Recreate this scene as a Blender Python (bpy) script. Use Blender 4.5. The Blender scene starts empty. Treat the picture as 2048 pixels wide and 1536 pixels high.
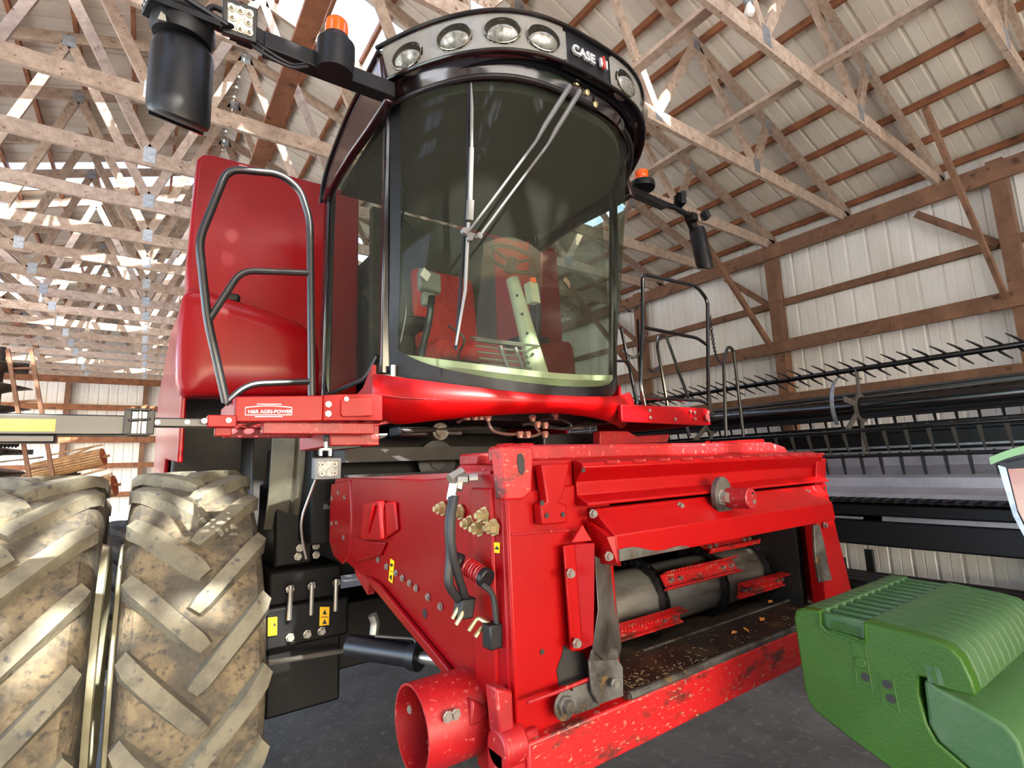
import bpy, math, random
from mathutils import Vector, Matrix, Quaternion
from mathutils import noise as mnoise
random.seed(7)
S = bpy.context.scene
COL = S.collection

# ---------------------------------------------------------------- camera
cam_data = bpy.data.cameras.new('camera')
cam_data.sensor_fit = 'HORIZONTAL'
cam_data.sensor_width = 36.0
cam_data.lens = 36.0 * 1043.0 / 2048.0
cam_data.clip_start = 0.05
cam_data.clip_end = 200
cam = bpy.data.objects.new('camera', cam_data)
COL.objects.link(cam)


def camera_matrix(yaw, pitch, roll, loc):
    f = Vector((math.sin(yaw), math.cos(yaw), 0))
    r = Vector((math.cos(yaw), -math.sin(yaw), 0))
    u = Vector((0, 0, 1))
    f2 = math.cos(pitch) * f + math.sin(pitch) * u
    u2 = -math.sin(pitch) * f + math.cos(pitch) * u
    r3 = math.cos(roll) * r + math.sin(roll) * u2
    u3 = -math.sin(roll) * r + math.cos(roll) * u2
    m = Matrix((r3, u3, -f2)).transposed().to_4x4()
    m.translation = loc
    return m


cam.matrix_world = camera_matrix(math.radians(35.28), math.radians(8.8), math.radians(-2.1), (0, 0, 1.92))
S.camera = cam

# ---------------------------------------------------------------- sky, sun, exposure
world = bpy.data.worlds.new('sky')
S.world = world
world.use_nodes = True
wn = world.node_tree.nodes
bg = wn['Background']
sky = wn.new('ShaderNodeTexSky')
sky.sky_type = 'NISHITA'
sky.sun_disc = False
sky.sun_elevation = math.radians(35)
sky.sun_rotation = math.radians(180)
sky.air_density = 1.0
sky.dust_density = 2.0
world.node_tree.links.new(sky.outputs[0], bg.inputs[0])
bg.inputs[1].default_value = 1.3
sun_data = bpy.data.lights.new('sun', 'SUN')
sun_data.energy = 20.0
sun_data.angle = math.radians(0.6)
sun_data.color = (1.0, 0.94, 0.85)
sun = bpy.data.objects.new('sun', sun_data)
COL.objects.link(sun)
SUN_DIR = Vector((-0.10, 1.45, -1.0)).normalized()
sun.rotation_euler = SUN_DIR.to_track_quat('-Z', 'Y').to_euler()
sun.location = (0, -12, 14)
S.view_settings.view_transform = 'Standard'
S.view_settings.look = 'None'
S.view_settings.gamma = 1.0
S.view_settings.use_curve_mapping = False
S.view_settings.exposure = 0.92
S.cycles.use_denoising = True
S.cycles.max_bounces = 10
S.cycles.diffuse_bounces = 5
S.cycles.glossy_bounces = 4
S.cycles.transmission_bounces = 6
S.cycles.transparent_max_bounces = 16
S.cycles.sample_clamp_indirect = 6.0
S.cycles.caustics_reflective = False
S.cycles.caustics_refractive = False


# ---------------------------------------------------------------- materials
def lin(c):
    return tuple((v / 12.92 if v <= 0.04045 else ((v + 0.055) / 1.055) ** 2.4) for v in c) + (1.0,)


def rgb(r, g, b):
    return lin((r / 255, g / 255, b / 255))


MATS = {}


def mat(name, color, rough=0.5, metal=0.0, color2=None, scale=8.0, lo=0.4, hi=0.65, detail=4.0, bump=0.0, bump_scale=None,
        coat=0.0, stretch=None, color3=None, scale3=30.0, lo3=0.55, hi3=0.7, spec=0.5, rough2=None):
    m = bpy.data.materials.new(name)
    m.use_nodes = True
    nt = m.node_tree
    n = nt.nodes
    b = n['Principled BSDF']
    b.inputs['Roughness'].default_value = rough
    b.inputs['Metallic'].default_value = metal
    b.inputs['Base Color'].default_value = color
    b.inputs['Specular IOR Level'].default_value = spec
    b.inputs['Coat Weight'].default_value = coat
    b.inputs['Coat Roughness'].default_value = 0.12
    tc = n.new('ShaderNodeTexCoord')
    mp = n.new('ShaderNodeMapping')
    nt.links.new(tc.outputs['Object'], mp.inputs[0])
    if stretch:
        mp.inputs['Scale'].default_value = stretch
    prev = None
    if color2 is not None:
        nz = n.new('ShaderNodeTexNoise')
        nz.inputs['Scale'].default_value = scale
        nz.inputs['Detail'].default_value = detail
        nz.inputs['Roughness'].default_value = 0.65
        nt.links.new(mp.outputs[0], nz.inputs['Vector'])
        rp = n.new('ShaderNodeValToRGB')
        rp.color_ramp.elements[0].position = lo
        rp.color_ramp.elements[1].position = hi
        rp.color_ramp.elements[0].color = color
        rp.color_ramp.elements[1].color = color2
        nt.links.new(nz.outputs['Fac'], rp.inputs[0])
        prev = rp.outputs[0]
        if rough2 is not None:
            mr = n.new('ShaderNodeMapRange')
            mr.inputs['From Min'].default_value = lo
            mr.inputs['From Max'].default_value = hi
            mr.inputs['To Min'].default_value = rough
            mr.inputs['To Max'].default_value = rough2
            nt.links.new(nz.outputs['Fac'], mr.inputs['Value'])
            nt.links.new(mr.outputs[0], b.inputs['Roughness'])
    if color3 is not None:
        n3 = n.new('ShaderNodeTexNoise')
        n3.inputs['Scale'].default_value = scale3
        n3.inputs['Detail'].default_value = 5.0
        nt.links.new(mp.outputs[0], n3.inputs['Vector'])
        r3 = n.new('ShaderNodeMapRange')
        r3.inputs['From Min'].default_value = lo3
        r3.inputs['From Max'].default_value = hi3
        nt.links.new(n3.outputs['Fac'], r3.inputs['Value'])
        mx = n.new('ShaderNodeMix')
        mx.data_type = 'RGBA'
        nt.links.new(r3.outputs[0], mx.inputs['Factor'])
        if prev is not None:
            nt.links.new(prev, mx.inputs['A'])
        else:
            mx.inputs['A'].default_value = color
        mx.inputs['B'].default_value = color3
        prev = mx.outputs['Result']
    if prev is not None:
        nt.links.new(prev, b.inputs['Base Color'])
    if bump > 0:
        nb = n.new('ShaderNodeTexNoise')
        nb.inputs['Scale'].default_value = bump_scale or scale
        nb.inputs['Detail'].default_value = 5.0
        nt.links.new(mp.outputs[0], nb.inputs['Vector'])
        bp = n.new('ShaderNodeBump')
        bp.inputs['Strength'].default_value = bump
        bp.inputs['Distance'].default_value = 0.01
        nt.links.new(nb.outputs['Fac'], bp.inputs['Height'])
        nt.links.new(bp.outputs[0], b.inputs['Normal'])
    MATS[name] = m
    return m


def glass_mat(name, tint, gloss=0.08, haze=None, haze_amount=0.0):
    m = bpy.data.materials.new(name)
    m.use_nodes = True
    nt = m.node_tree
    n = nt.nodes
    n.remove(n['Principled BSDF'])
    out = n['Material Output']
    tr = n.new('ShaderNodeBsdfTransparent')
    tr.inputs[0].default_value = tint
    last = tr.outputs[0]
    if haze is not None:
        df = n.new('ShaderNodeBsdfDiffuse')
        df.inputs[0].default_value = haze
        tl = n.new('ShaderNodeBsdfTranslucent')
        tl.inputs[0].default_value = haze
        ad = n.new('ShaderNodeMixShader')
        ad.inputs[0].default_value = 0.5
        nt.links.new(df.outputs[0], ad.inputs[1])
        nt.links.new(tl.outputs[0], ad.inputs[2])
        mh = n.new('ShaderNodeMixShader')
        mh.inputs[0].default_value = haze_amount
        nt.links.new(last, mh.inputs[1])
        nt.links.new(ad.outputs[0], mh.inputs[2])
        last = mh.outputs[0]
    if gloss > 0:
        gl = n.new('ShaderNodeBsdfGlossy')
        gl.inputs['Roughness'].default_value = 0.02
        lw = n.new('ShaderNodeFresnel')
        lw.inputs['IOR'].default_value = 1.45
        ml = n.new('ShaderNodeMath')
        ml.operation = 'MULTIPLY'
        ml.inputs[1].default_value = gloss
        nt.links.new(lw.outputs[0], ml.inputs[0])
        mg = n.new('ShaderNodeMixShader')
        nt.links.new(ml.outputs[0], mg.inputs[0])
        nt.links.new(last, mg.inputs[1])
        nt.links.new(gl.outputs[0], mg.inputs[2])
        last = mg.outputs[0]
    nt.links.new(last, out.inputs['Surface'])
    MATS[name] = m
    return m


RED = mat('red_paint', rgb(144, 3, 5), 0.38, coat=0.0, spec=0.22, color2=rgb(136, 3, 5), scale=3, color3=rgb(160, 40, 38), scale3=90, lo3=0.68, hi3=0.78)
RED_BODY = mat('red_body_paint', rgb(134, 4, 12), 0.3, coat=0.06, spec=0.25, color2=rgb(124, 4, 11), scale=2)
RED_WORN = mat('worn_red_paint', rgb(172, 14, 17), 0.45, color2=rgb(70, 28, 22), scale=7, lo=0.52, hi=0.66, color3=rgb(150, 110, 90), scale3=45, lo3=0.6, hi3=0.68, stretch=(1, 1, 2.5))
RED_DUSTY = mat('dusty_red_paint', rgb(150, 10, 15), 0.45, color2=rgb(126, 14, 20), scale=6, color3=rgb(176, 92, 84), scale3=70, lo3=0.6, hi3=0.72)
WORN_STEEL = mat('worn_steel', rgb(112, 110, 106), 0.42, 0.6, color2=rgb(58, 52, 46), scale=6, lo=0.42, hi=0.62, color3=rgb(120, 95, 60), scale3=25, lo3=0.62, hi3=0.7)
DRUM = mat('polished_drum_steel', rgb(168, 164, 156), 0.33, 0.75, color2=rgb(84, 66, 48), scale=5, lo=0.45, hi=0.68, stretch=(0.35, 2, 2))
DIRTY_FLOOR = mat('grimy_feeder_steel', rgb(42, 36, 31), 0.5, 0.3, color2=rgb(84, 66, 46), scale=9, lo=0.5, hi=0.7, color3=rgb(150, 118, 70), scale3=60, lo3=0.64, hi3=0.7)
DARK = mat('dark_steel_and_hole_shade', rgb(17, 15, 14), 0.6, color2=rgb(30, 25, 21), scale=8)  # near-black steel, also painted as the shade inside holes and slots
BLACK = mat('black_plastic', rgb(12, 13, 15), 0.42, color2=rgb(18, 19, 22), scale=20, spec=0.35)
AXLE = mat('dark_axle_paint', rgb(8, 8, 9), 0.55, color2=rgb(16, 15, 14), scale=6, spec=0.2)
BLACK_GLOSS = mat('glossy_black_paint', rgb(12, 12, 14), 0.18, coat=0.3)
BLACK_METAL = mat('black_painted_steel', rgb(22, 22, 24), 0.35, color2=rgb(44, 44, 46), scale=14, lo=0.55, hi=0.85)
RUBBER = mat('black_rubber_hose', rgb(26, 26, 27), 0.5)
ZINC = mat('zinc_plated_steel', rgb(164, 160, 152), 0.32, 0.8)
BRASS_ZINC = mat('yellow_zinc_steel', rgb(190, 175, 130), 0.35, 0.8)
GREY_PANEL = mat('silver_grey_plastic', rgb(150, 147, 138), 0.42, 0.25, color2=rgb(136, 133, 125), scale=12)
SILVER = mat('galvanised_steel', rgb(172, 178, 184), 0.4, 0.7, color2=rgb(140, 148, 156), scale=30)
LAMP_BOWL = mat('lamp_reflector', rgb(140, 134, 120), 0.22, 0.8)
LAMP_FACE = mat('lamp_lens', rgb(150, 149, 140), 0.2, 0.2, color2=rgb(104, 103, 96), scale=60, coat=0.5)
CREAM = mat('cream_trim_plastic', rgb(196, 200, 172), 0.5, color2=rgb(180, 186, 158), scale=6)
CREAM_RIM = mat('dusty_cream_wheel', rgb(178, 174, 148), 0.5, color2=rgb(150, 142, 110), scale=4, lo=0.45, hi=0.7)
BEIGE_PANEL = mat('beige_fender_plastic', rgb(88, 85, 70), 0.6, color2=rgb(64, 61, 51), scale=5)
AMBER = mat('amber_lens', rgb(255, 92, 10), 0.2, coat=0.5)
YELLOW = mat('yellow_reflector', rgb(250, 196, 10), 0.35, color2=rgb(240, 184, 8), scale=60)
INK = mat('black_ink', rgb(20, 20, 18), 0.5)
WHITE = mat('white_vinyl', rgb(240, 238, 232), 0.5)
EMBLEM = mat('emblem_silver', rgb(220, 220, 216), 0.3, 0.4)
EMBLEM_RED = mat('emblem_red', rgb(210, 60, 50), 0.4)
SEAT_RED = mat('red_seat_cloth', rgb(200, 40, 36), 0.8, color2=rgb(170, 34, 32), scale=40)
TYRE = mat('mud_caked_rubber', rgb(74, 69, 60), 0.9, color2=rgb(122, 108, 84), scale=6, lo=0.42, hi=0.62, color3=rgb(62, 58, 52), scale3=40, lo3=0.52, hi3=0.70, bump=0.6, bump_scale=60, detail=8)
LUG = mat('pale_lug_rubber', rgb(116, 110, 92), 0.85, color2=rgb(88, 83, 72), scale=7, lo=0.42, hi=0.66, color3=rgb(66, 66, 66), scale3=22, lo3=0.6, hi3=0.7, bump=0.35, bump_scale=50)  # base tone paler than the carcass material
OLD_TYRE = mat('dark_tyre_rubber', rgb(48, 45, 43), 0.85, color2=rgb(86, 76, 64), scale=7, lo=0.5, hi=0.7, bump=0.3, bump_scale=40)
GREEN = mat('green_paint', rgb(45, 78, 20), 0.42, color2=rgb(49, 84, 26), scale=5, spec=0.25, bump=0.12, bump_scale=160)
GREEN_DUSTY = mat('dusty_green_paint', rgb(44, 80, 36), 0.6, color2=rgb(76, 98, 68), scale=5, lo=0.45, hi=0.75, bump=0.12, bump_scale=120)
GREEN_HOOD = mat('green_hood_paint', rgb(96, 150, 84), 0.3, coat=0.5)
GREY_STEEL = mat('grey_header_sheet', rgb(172, 170, 174), 0.4, 0.35, color2=rgb(150, 148, 154), scale=3)
WOOD = mat('weathered_pine', rgb(182, 160, 140), 0.8, color2=rgb(144, 122, 104), scale=5, lo=0.35, hi=0.7, detail=8, stretch=(3, 3, 3), color3=rgb(96, 62, 40), scale3=9, lo3=0.64, hi3=0.72)
WOOD_DARK = mat('brown_pine', rgb(150, 96, 62), 0.8, color2=rgb(108, 66, 42), scale=5, lo=0.35, hi=0.7, detail=8, color3=rgb(84, 50, 32), scale3=10, lo3=0.62, hi3=0.7)
WOOD_POST = mat('brown_post_wood', rgb(134, 98, 74), 0.85, color2=rgb(98, 70, 52), scale=4, lo=0.35, hi=0.7, detail=8, color3=rgb(80, 52, 36), scale3=10, lo3=0.62, hi3=0.7)
TIN_WALL = mat('white_wall_tin', rgb(238, 236, 230), 0.55, 0.0, color2=rgb(220, 214, 202), scale=1.6, lo=0.4, hi=0.75, detail=6, stretch=(1, 1, 0.35))
TIN_ROOF = mat('dull_roof_tin', rgb(226, 218, 202), 0.6, 0.0, color2=rgb(206, 196, 178), scale=1.4, lo=0.4, hi=0.75, detail=6)
FLOOR = mat('packed_dirt_concrete', rgb(112, 108, 105), 0.85, color2=rgb(84, 80, 78), scale=1.8, lo=0.35, hi=0.7, detail=8, color3=rgb(132, 128, 124), scale3=14, lo3=0.56, hi3=0.75, bump=0.4, bump_scale=40)
TAN_PIPE = mat('tan_corrugated_steel', rgb(182, 142, 96), 0.7, color2=rgb(120, 88, 58), scale=12, lo=0.4, hi=0.7)
CAB_GLASS = glass_mat('tinted_cab_glass', (0.60, 0.66, 0.59, 1), 0.16, (0.30, 0.32, 0.26, 1), 0.07)
CLEAR_GLASS = glass_mat('clear_lamp_glass', (0.92, 0.92, 0.90, 1), 1.0)
SKYLIGHT = glass_mat('clear_corrugated_polycarbonate', (0.86, 0.90, 0.93, 1), 0.5, (0.9, 0.94, 0.97, 1), 0.22)

# ---------------------------------------------------------------- mesh helpers
WORLD_LOC = {}


class MB:
    """Collects shapes in world coordinates; build() links them as one mesh object."""

    def __init__(self):
        self.v, self.f, self.mi = [], [], []
        self.m = 0

    def add(self, vs, fs):
        o = len(self.v)
        self.v += [Vector(p) for p in vs]
        self.f += [tuple(i + o for i in f) for f in fs]
        self.mi += [self.m] * len(fs)
        return self

    def box(self, a, b):
        x0, y0, z0 = (min(p, q) for p, q in zip(a, b))
        x1, y1, z1 = (max(p, q) for p, q in zip(a, b))
        return self.add([(x0, y0, z0), (x1, y0, z0), (x1, y1, z0), (x0, y1, z0), (x0, y0, z1), (x1, y0, z1), (x1, y1, z1), (x0, y1, z1)],
                        [(0, 3, 2, 1), (4, 5, 6, 7), (0, 1, 5, 4), (1, 2, 6, 5), (2, 3, 7, 6), (3, 0, 4, 7)])

    def obox(self, c, ax, ay, az):
        """Box centred at c with half-axis vectors."""
        c, ax, ay, az = Vector(c), Vector(ax), Vector(ay), Vector(az)
        vs = [c + sx * ax + sy * ay + sz * az for sz in (-1, 1) for sx, sy in ((-1, -1), (1, -1), (1, 1), (-1, 1))]
        return self.add(vs, [(0, 3, 2, 1), (4, 5, 6, 7), (0, 1, 5, 4), (1, 2, 6, 5), (2, 3, 7, 6), (3, 0, 4, 7)])

    def bar(self, p, q, w, h, up=(0, 0, 1)):
        """Rectangular bar from p to q; w across, h along up."""
        p, q, up = Vector(p), Vector(q), Vector(up)
        d = (q - p)
        s = d.cross(up)
        if s.length < 1e-6:
            s = d.cross(Vector((0, 1, 0)))
        s.normalize()
        u = s.cross(d).normalized()
        return self.obox((p + q) / 2, d / 2, s * w / 2, u * h / 2)

    def tube(self, pts, r, n=10, caps=True, closed=False):
        pts = [Vector(p) for p in pts]
        k = len(pts)
        rs = r if isinstance(r, (list, tuple)) else [r] * k
        t0 = (pts[1] - pts[0]).normalized()
        a = t0.orthogonal().normalized()
        vs = []
        prev = t0
        for i, p in enumerate(pts):
            if closed:
                t = (pts[(i + 1) % k] - pts[i - 1]).normalized()
            elif i == 0:
                t = t0
            elif i == k - 1:
                t = (pts[i] - pts[i - 1]).normalized()
            else:
                t = ((pts[i + 1] - p).normalized() + (p - pts[i - 1]).normalized())
                t = t.normalized() if t.length > 1e-6 else prev
            a = (prev.rotation_difference(t) @ a)
            a = (a - a.dot(t) * t).normalized()
            b = t.cross(a)
            prev = t
            for j in range(n):
                th = 2 * math.pi * j / n
                vs.append(p + rs[i] * (math.cos(th) * a + math.sin(th) * b))
        fs = []
        for i in range(k if closed else k - 1):
            i2 = (i + 1) % k
            for j in range(n):
                j2 = (j + 1) % n
                fs.append((i * n + j, i * n + j2, i2 * n + j2, i2 * n + j))
        if caps and not closed:
            fs.append(tuple(range(n - 1, -1, -1)))
            fs.append(tuple((k - 1) * n + j for j in range(n)))
        return self.add(vs, fs)

    def lathe(self, prof, o, axis, n=32, close=False, ref=None, arc=None):
        """prof: (along axis, radius) pairs."""
        o, ax = Vector(o), Vector(axis).normalized()
        a = (Vector(ref) - Vector(ref).dot(ax) * ax).normalized() if ref else ax.orthogonal().normalized()
        b = ax.cross(a)
        vs = []
        m = len(prof)
        for j in range(n):
            th = 2 * math.pi * j / n
            e = math.cos(th) * a + math.sin(th) * b
            vs += [o + ax * t + e * r for t, r in prof]
        fs = []
        for j in range(n):
            j2 = (j + 1) % n
            for i in range(m if close else m - 1):
                i2 = (i + 1) % m
                fs.append((j * m + i, j * m + i2, j2 * m + i2, j2 * m + i))
        return self.add(vs, fs)

    def cyl(self, p, q, r, n=20, r2=None):
        p, q = Vector(p), Vector(q)
        d = q - p
        r2 = r if r2 is None else r2
        return self.lathe([(0, 0.0001), (0, r), (d.length, r2), (d.length, 0.0001)], p, d, n)

    def prism(self, poly, vec):
        """3-D polygon swept along vec."""
        poly = [Vector(p) for p in poly]
        vec = Vector(vec)
        k = len(poly)
        fs = [tuple(range(k - 1, -1, -1)), tuple(range(k, 2 * k))]
        fs += [(i, (i + 1) % k, (i + 1) % k + k, i + k) for i in range(k)]
        return self.add(poly + [p + vec for p in poly], fs)

    def grid(self, fn, nu, nv, thick=None):
        """fn(u, v) -> point, u, v in 0..1; thick: vector or function giving the offset of a second skin."""
        P = [[Vector(fn(i / nu, j / nv)) for j in range(nv + 1)] for i in range(nu + 1)]
        vs = [p for row in P for p in row]
        w = nv + 1
        fs = [(i * w + j, (i + 1) * w + j, (i + 1) * w + j + 1, i * w + j + 1) for i in range(nu) for j in range(nv)]
        if thick is not None:
            t = Vector(thick)
            k = len(vs)
            vs = vs + [p + t for p in vs]
            fs = fs + [tuple(x + k for x in reversed(f)) for f in fs]
            rim = [i * w for i in range(nu + 1)] + [nu * w + j for j in range(1, nv + 1)] + [i * w + nv for i in range(nu - 1, -1, -1)] + [j for j in range(nv - 1, 0, -1)]
            for a, b in zip(rim, rim[1:] + rim[:1]):
                fs.append((b, a, a + k, b + k))
        return self.add(vs, fs)

    def build_each(self, name, mats, parent=None, **kw):
        """One object per separate piece."""
        up = list(range(len(self.v)))

        def find(i):
            while up[i] != i:
                up[i] = up[up[i]]
                i = up[i]
            return i
        for f in self.f:
            a = find(f[0])
            for i in f[1:]:
                up[find(i)] = a
        groups = {}
        for f, mi in zip(self.f, self.mi):
            groups.setdefault(find(f[0]), []).append((f, mi))
        out = []
        for fs in groups.values():
            ids = sorted({i for f, _ in fs for i in f})
            mp = {i: k for k, i in enumerate(ids)}
            mb = MB()
            mb.v = [self.v[i] for i in ids]
            mb.f = [tuple(mp[i] for i in f) for f, _ in fs]
            mb.mi = [mi for _, mi in fs]
            out.append(mb.build(name, mats, parent, **kw))
        return out

    def build(self, name, mats, parent=None, smooth=35, bevel=0.0, kind=None, seg=2):
        mats = mats if isinstance(mats, (list, tuple)) else [mats]
        xs = [p.x for p in self.v]
        ys = [p.y for p in self.v]
        zs = [p.z for p in self.v]
        c = Vector(((min(xs) + max(xs)) / 2, (min(ys) + max(ys)) / 2, (min(zs) + max(zs)) / 2))
        me = bpy.data.meshes.new(name)
        me.from_pydata([p - c for p in self.v], [], self.f)
        for m in mats:
            me.materials.append(m)
        if len(mats) > 1:
            me.polygons.foreach_set('material_index', self.mi)
        import bmesh
        bm = bmesh.new()
        bm.from_mesh(me)
        bmesh.ops.recalc_face_normals(bm, faces=bm.faces)
        bm.to_mesh(me)
        bm.free()
        if smooth:
            me.polygons.foreach_set('use_smooth', [True] * len(me.polygons))
            me.set_sharp_from_angle(angle=math.radians(smooth))
        o = bpy.data.objects.new(name, me)
        COL.objects.link(o)
        WORLD_LOC[o] = c
        o.location = c
        if parent is not None:
            o.parent = parent
            o.location = c - WORLD_LOC[parent]
        if kind:
            o['kind'] = kind
        if bevel > 0:
            b = o.modifiers.new('edge', 'BEVEL')
            b.width = bevel
            b.segments = seg
            b.limit_method = 'ANGLE'
            b.angle_limit = math.radians(40)
        return o


def root(name, loc, label=None, cat=None, group=None, kind=None, parent=None):
    o = bpy.data.objects.new(name, None)
    COL.objects.link(o)
    o.empty_display_size = 0.2
    WORLD_LOC[o] = Vector(loc)
    o.location = loc
    if parent is not None:
        o.parent = parent
        o.location = Vector(loc) - WORLD_LOC[parent]
    if kind:
        o['kind'] = kind
    return tag(o, label, cat, group)


def tag(o, label=None, cat=None, group=None):
    if label:
        o['label'] = label
    if cat:
        o['category'] = cat
    if group:
        o['group'] = group
    return o


def fillet(pts, r, n=5):
    """Round the inner corners of a polyline."""
    pts = [Vector(p) for p in pts]
    out = [pts[0]]
    for a, b, c in zip(pts, pts[1:], pts[2:]):
        u, v = (a - b), (c - b)
        k = min(r, u.length * 0.48, v.length * 0.48)
        p, q = b + u.normalized() * k, b + v.normalized() * k
        for i in range(n + 1):
            t = i / n
            out.append((1 - t) ** 2 * p + 2 * t * (1 - t) * b + t * t * q)
    out.append(pts[-1])
    return out


def spline(pts, n=8):
    """Catmull-Rom through the points."""
    P = [Vector(p) for p in pts]
    P = [2 * P[0] - P[1]] + P + [2 * P[-1] - P[-2]]
    out = []
    for i in range(1, len(P) - 2):
        for k in range(n):
            t = k / n
            a, b, c, d = P[i - 1:i + 3]
            out.append(0.5 * ((2 * b) + (c - a) * t + (2 * a - 5 * b + 4 * c - d) * t * t + (3 * b - a - 3 * c + d) * t ** 3))
    out.append(P[-2])
    return out


def copy_tree(src, shift, parent=None):
    """A copy of a thing with copies of its parts and sub-parts, moved by shift."""
    c = src.copy()
    COL.objects.link(c)
    if parent is not None:
        c.parent = parent
    else:
        c.location = Vector(src.location) + Vector(shift)
    for ch in list(src.children):
        copy_tree(ch, (0, 0, 0), c)
    return c


def text_mesh(body, size, depth, origin, ux, uy, name, m, parent, bold=0.0):
    """Lettering as a mesh: baseline starts at origin, ux along the line, uy up."""
    cu = bpy.data.curves.new(name, 'FONT')
    cu.body = body
    cu.size = size
    cu.extrude = depth
    cu.offset = bold
    cu.resolution_u = 3
    tmp = bpy.data.objects.new(name, cu)
    COL.objects.link(tmp)
    dg = bpy.context.evaluated_depsgraph_get()
    me = bpy.data.meshes.new_from_object(tmp.evaluated_get(dg))
    bpy.data.objects.remove(tmp)
    ux, uy = Vector(ux).normalized(), Vector(uy).normalized()
    uz = ux.cross(uy)
    mb = MB()
    vs = [Vector(origin) + ux * v.co.x + uy * v.co.y + uz * v.co.z for v in me.vertices]
    mb.add(vs, [tuple(p.vertices) for p in me.polygons])
    return mb.build(name, m, parent, smooth=0)



# ================================================================ THE BUILDING
XW, XL, YB, YFRONT = 7.33, -5.85, 19.75, -9.0
XR = 0.78                       # ridge
EAVE = 5.02
SLOPE = 1 / 3


def roof_z(x):
    return 5.17 + SLOPE * ((7.4 - x) if x > XR else (x + 5.84))


g = MB()
g.grid(lambda u, v: (XL - 6 + u * (XW - XL + 12), -24 + v * 46, 0.0), 1, 1)
g.build('floor', FLOOR, kind='structure', smooth=0)
g = MB()
g.box((-40, -50, -0.02), (40, -3.0, 0.012)).box((-40, -3.0, -0.02), (XL - 0.1, 60, 0.012))  # unseen pale gravel, carried indoors to bounce sunlight up to the ceiling
g.build('ground', mat('bounce_gravel_yard', rgb(196, 195, 192), 0.9, color2=rgb(178, 176, 172), scale=3), kind='structure', smooth=0)


def corrugated(name, m, p0, ulen, udir, vdir, vlen, nrm, pitch=0.235, trim=None, kind='structure'):
    """Ribbed steel sheet: ribs run along vdir, repeat along udir, stand out along nrm."""
    p0, ud, vd, nr = Vector(p0), Vector(udir), Vector(vdir), Vector(nrm)
    us = []
    k = 0
    while k * pitch < ulen:
        b = k * pitch
        for du, h in ((0.0, 0), (0.012, 0.018), (0.034, 0.018), (0.046, 0.0), (0.136, 0.0), (0.141, 0.003), (0.147, 0.003), (0.152, 0.0)):
            if b + du <= ulen:
                us.append((b + du, h))
        k += 1
    us.append((ulen, 0.0))
    mb = MB()
    vs, fs = [], []
    for i, (u, h) in enumerate(us):
        vs += [p0 + ud * u + nr * h, p0 + ud * u + nr * h + vd * vlen]
        if i:
            fs.append((2 * i - 2, 2 * i, 2 * i + 1, 2 * i - 1))
    mb.add(vs, fs)
    return mb.build(name, m, kind=kind, smooth=0)


# side and end walls (tin on the outside of the framing; ribs stand outward, so grooves show inside)
corrugated('wall_right', TIN_WALL, (7.46, YFRONT, 0), YB - YFRONT, (0, 1, 0), (0, 0, 1), 5.3, (1, 0, 0))
# the left side is tin at the front and along the top, the unseen rest left open for added daylight
corrugated('wall_left', TIN_WALL, (-5.92, YFRONT, 0), 7.5, (0, 1, 0), (0, 0, 1), 5.3, (-1, 0, 0))
corrugated('wall_left', TIN_WALL, (-5.92, YFRONT + 7.5, 4.6), YB - YFRONT - 7.5, (0, 1, 0), (0, 0, 1), 0.7, (-1, 0, 0))
corrugated('wall_back', TIN_WALL, (-5.92, YB + 0.06, 0), 13.38, (1, 0, 0), (0, 0, 1), 5.2, (0, 1, 0))
gb = MB()
gb.add([(-5.92, YB + 0.065, 5.15), (7.46, YB + 0.065, 5.15), (XR, YB + 0.065, roof_z(XR))], [(0, 1, 2)])
gb.build('wall_back', TIN_WALL, kind='structure', smooth=0)
# front end: gable and jambs around the wide open door behind the camera
fr = MB()
fr.box((-5.92, YFRONT - 0.05, 0), (-4.3, YFRONT, 5.2)).box((6.2, YFRONT - 0.05, 0), (7.46, YFRONT, 5.2))
fr.box((-4.3, YFRONT - 0.05, 3.5), (6.2, YFRONT, 5.2))
fr.prism([(-5.92, YFRONT, 5.2), (7.46, YFRONT, 5.2), (XR, YFRONT, roof_z(XR))], (0, -0.05, 0))
fr.build('wall_front', TIN_WALL, kind='structure', smooth=0)

# roof tin on both slopes, interrupted by clear panels
SKY = [(-6.1, -3.75), (0.15, 1.10), (4.98, 5.95), (9.80, 10.68), (14.35, 15.15)]  # first panel is unseen, widened so sun reaches the tyres
RUN_R = Vector((7.75 - XR, 0, roof_z(7.75) - roof_z(XR + 1e-4)))
RUN_L = Vector((-6.2 - XR, 0, roof_z(-6.2) - roof_z(XR)))
k = 0
ycur = YFRONT - 0.3
sky_n = 0
for y0, y1 in SKY + [(YB + 0.3, None)]:
    for side, run in (('right', RUN_R), ('left', RUN_L)):
        n = Vector((SLOPE, 0, 1)).normalized() if side == 'right' else Vector((-SLOPE, 0, 1)).normalized()
        corrugated('roof_%s' % side, TIN_ROOF, (XR, ycur, roof_z(XR)), y0 - ycur, (0, 1, 0), run.normalized(), run.length, n)
        if y1 is not None:
            # clear panel from the ridge part way down, tin below it
            L = run.length * (0.72 if y0 > 0.5 or side == 'left' else 0.45)
            if -6 < y0 < -3:
                L = run.length * (0.62 if side == 'left' else 0.16)
            o = corrugated('window_%d' % (10 + sky_n), SKYLIGHT, (XR, y0, roof_z(XR)), y1 - y0, (0, 1, 0), run.normalized(), L, n)
            sky_n += 1
            p = Vector((XR, y0, roof_z(XR))) + run.normalized() * L
            corrugated('roof_%s' % side, TIN_ROOF, p, y1 - y0, (0, 1, 0), run.normalized(), run.length - L, n)
    ycur = y1

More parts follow.
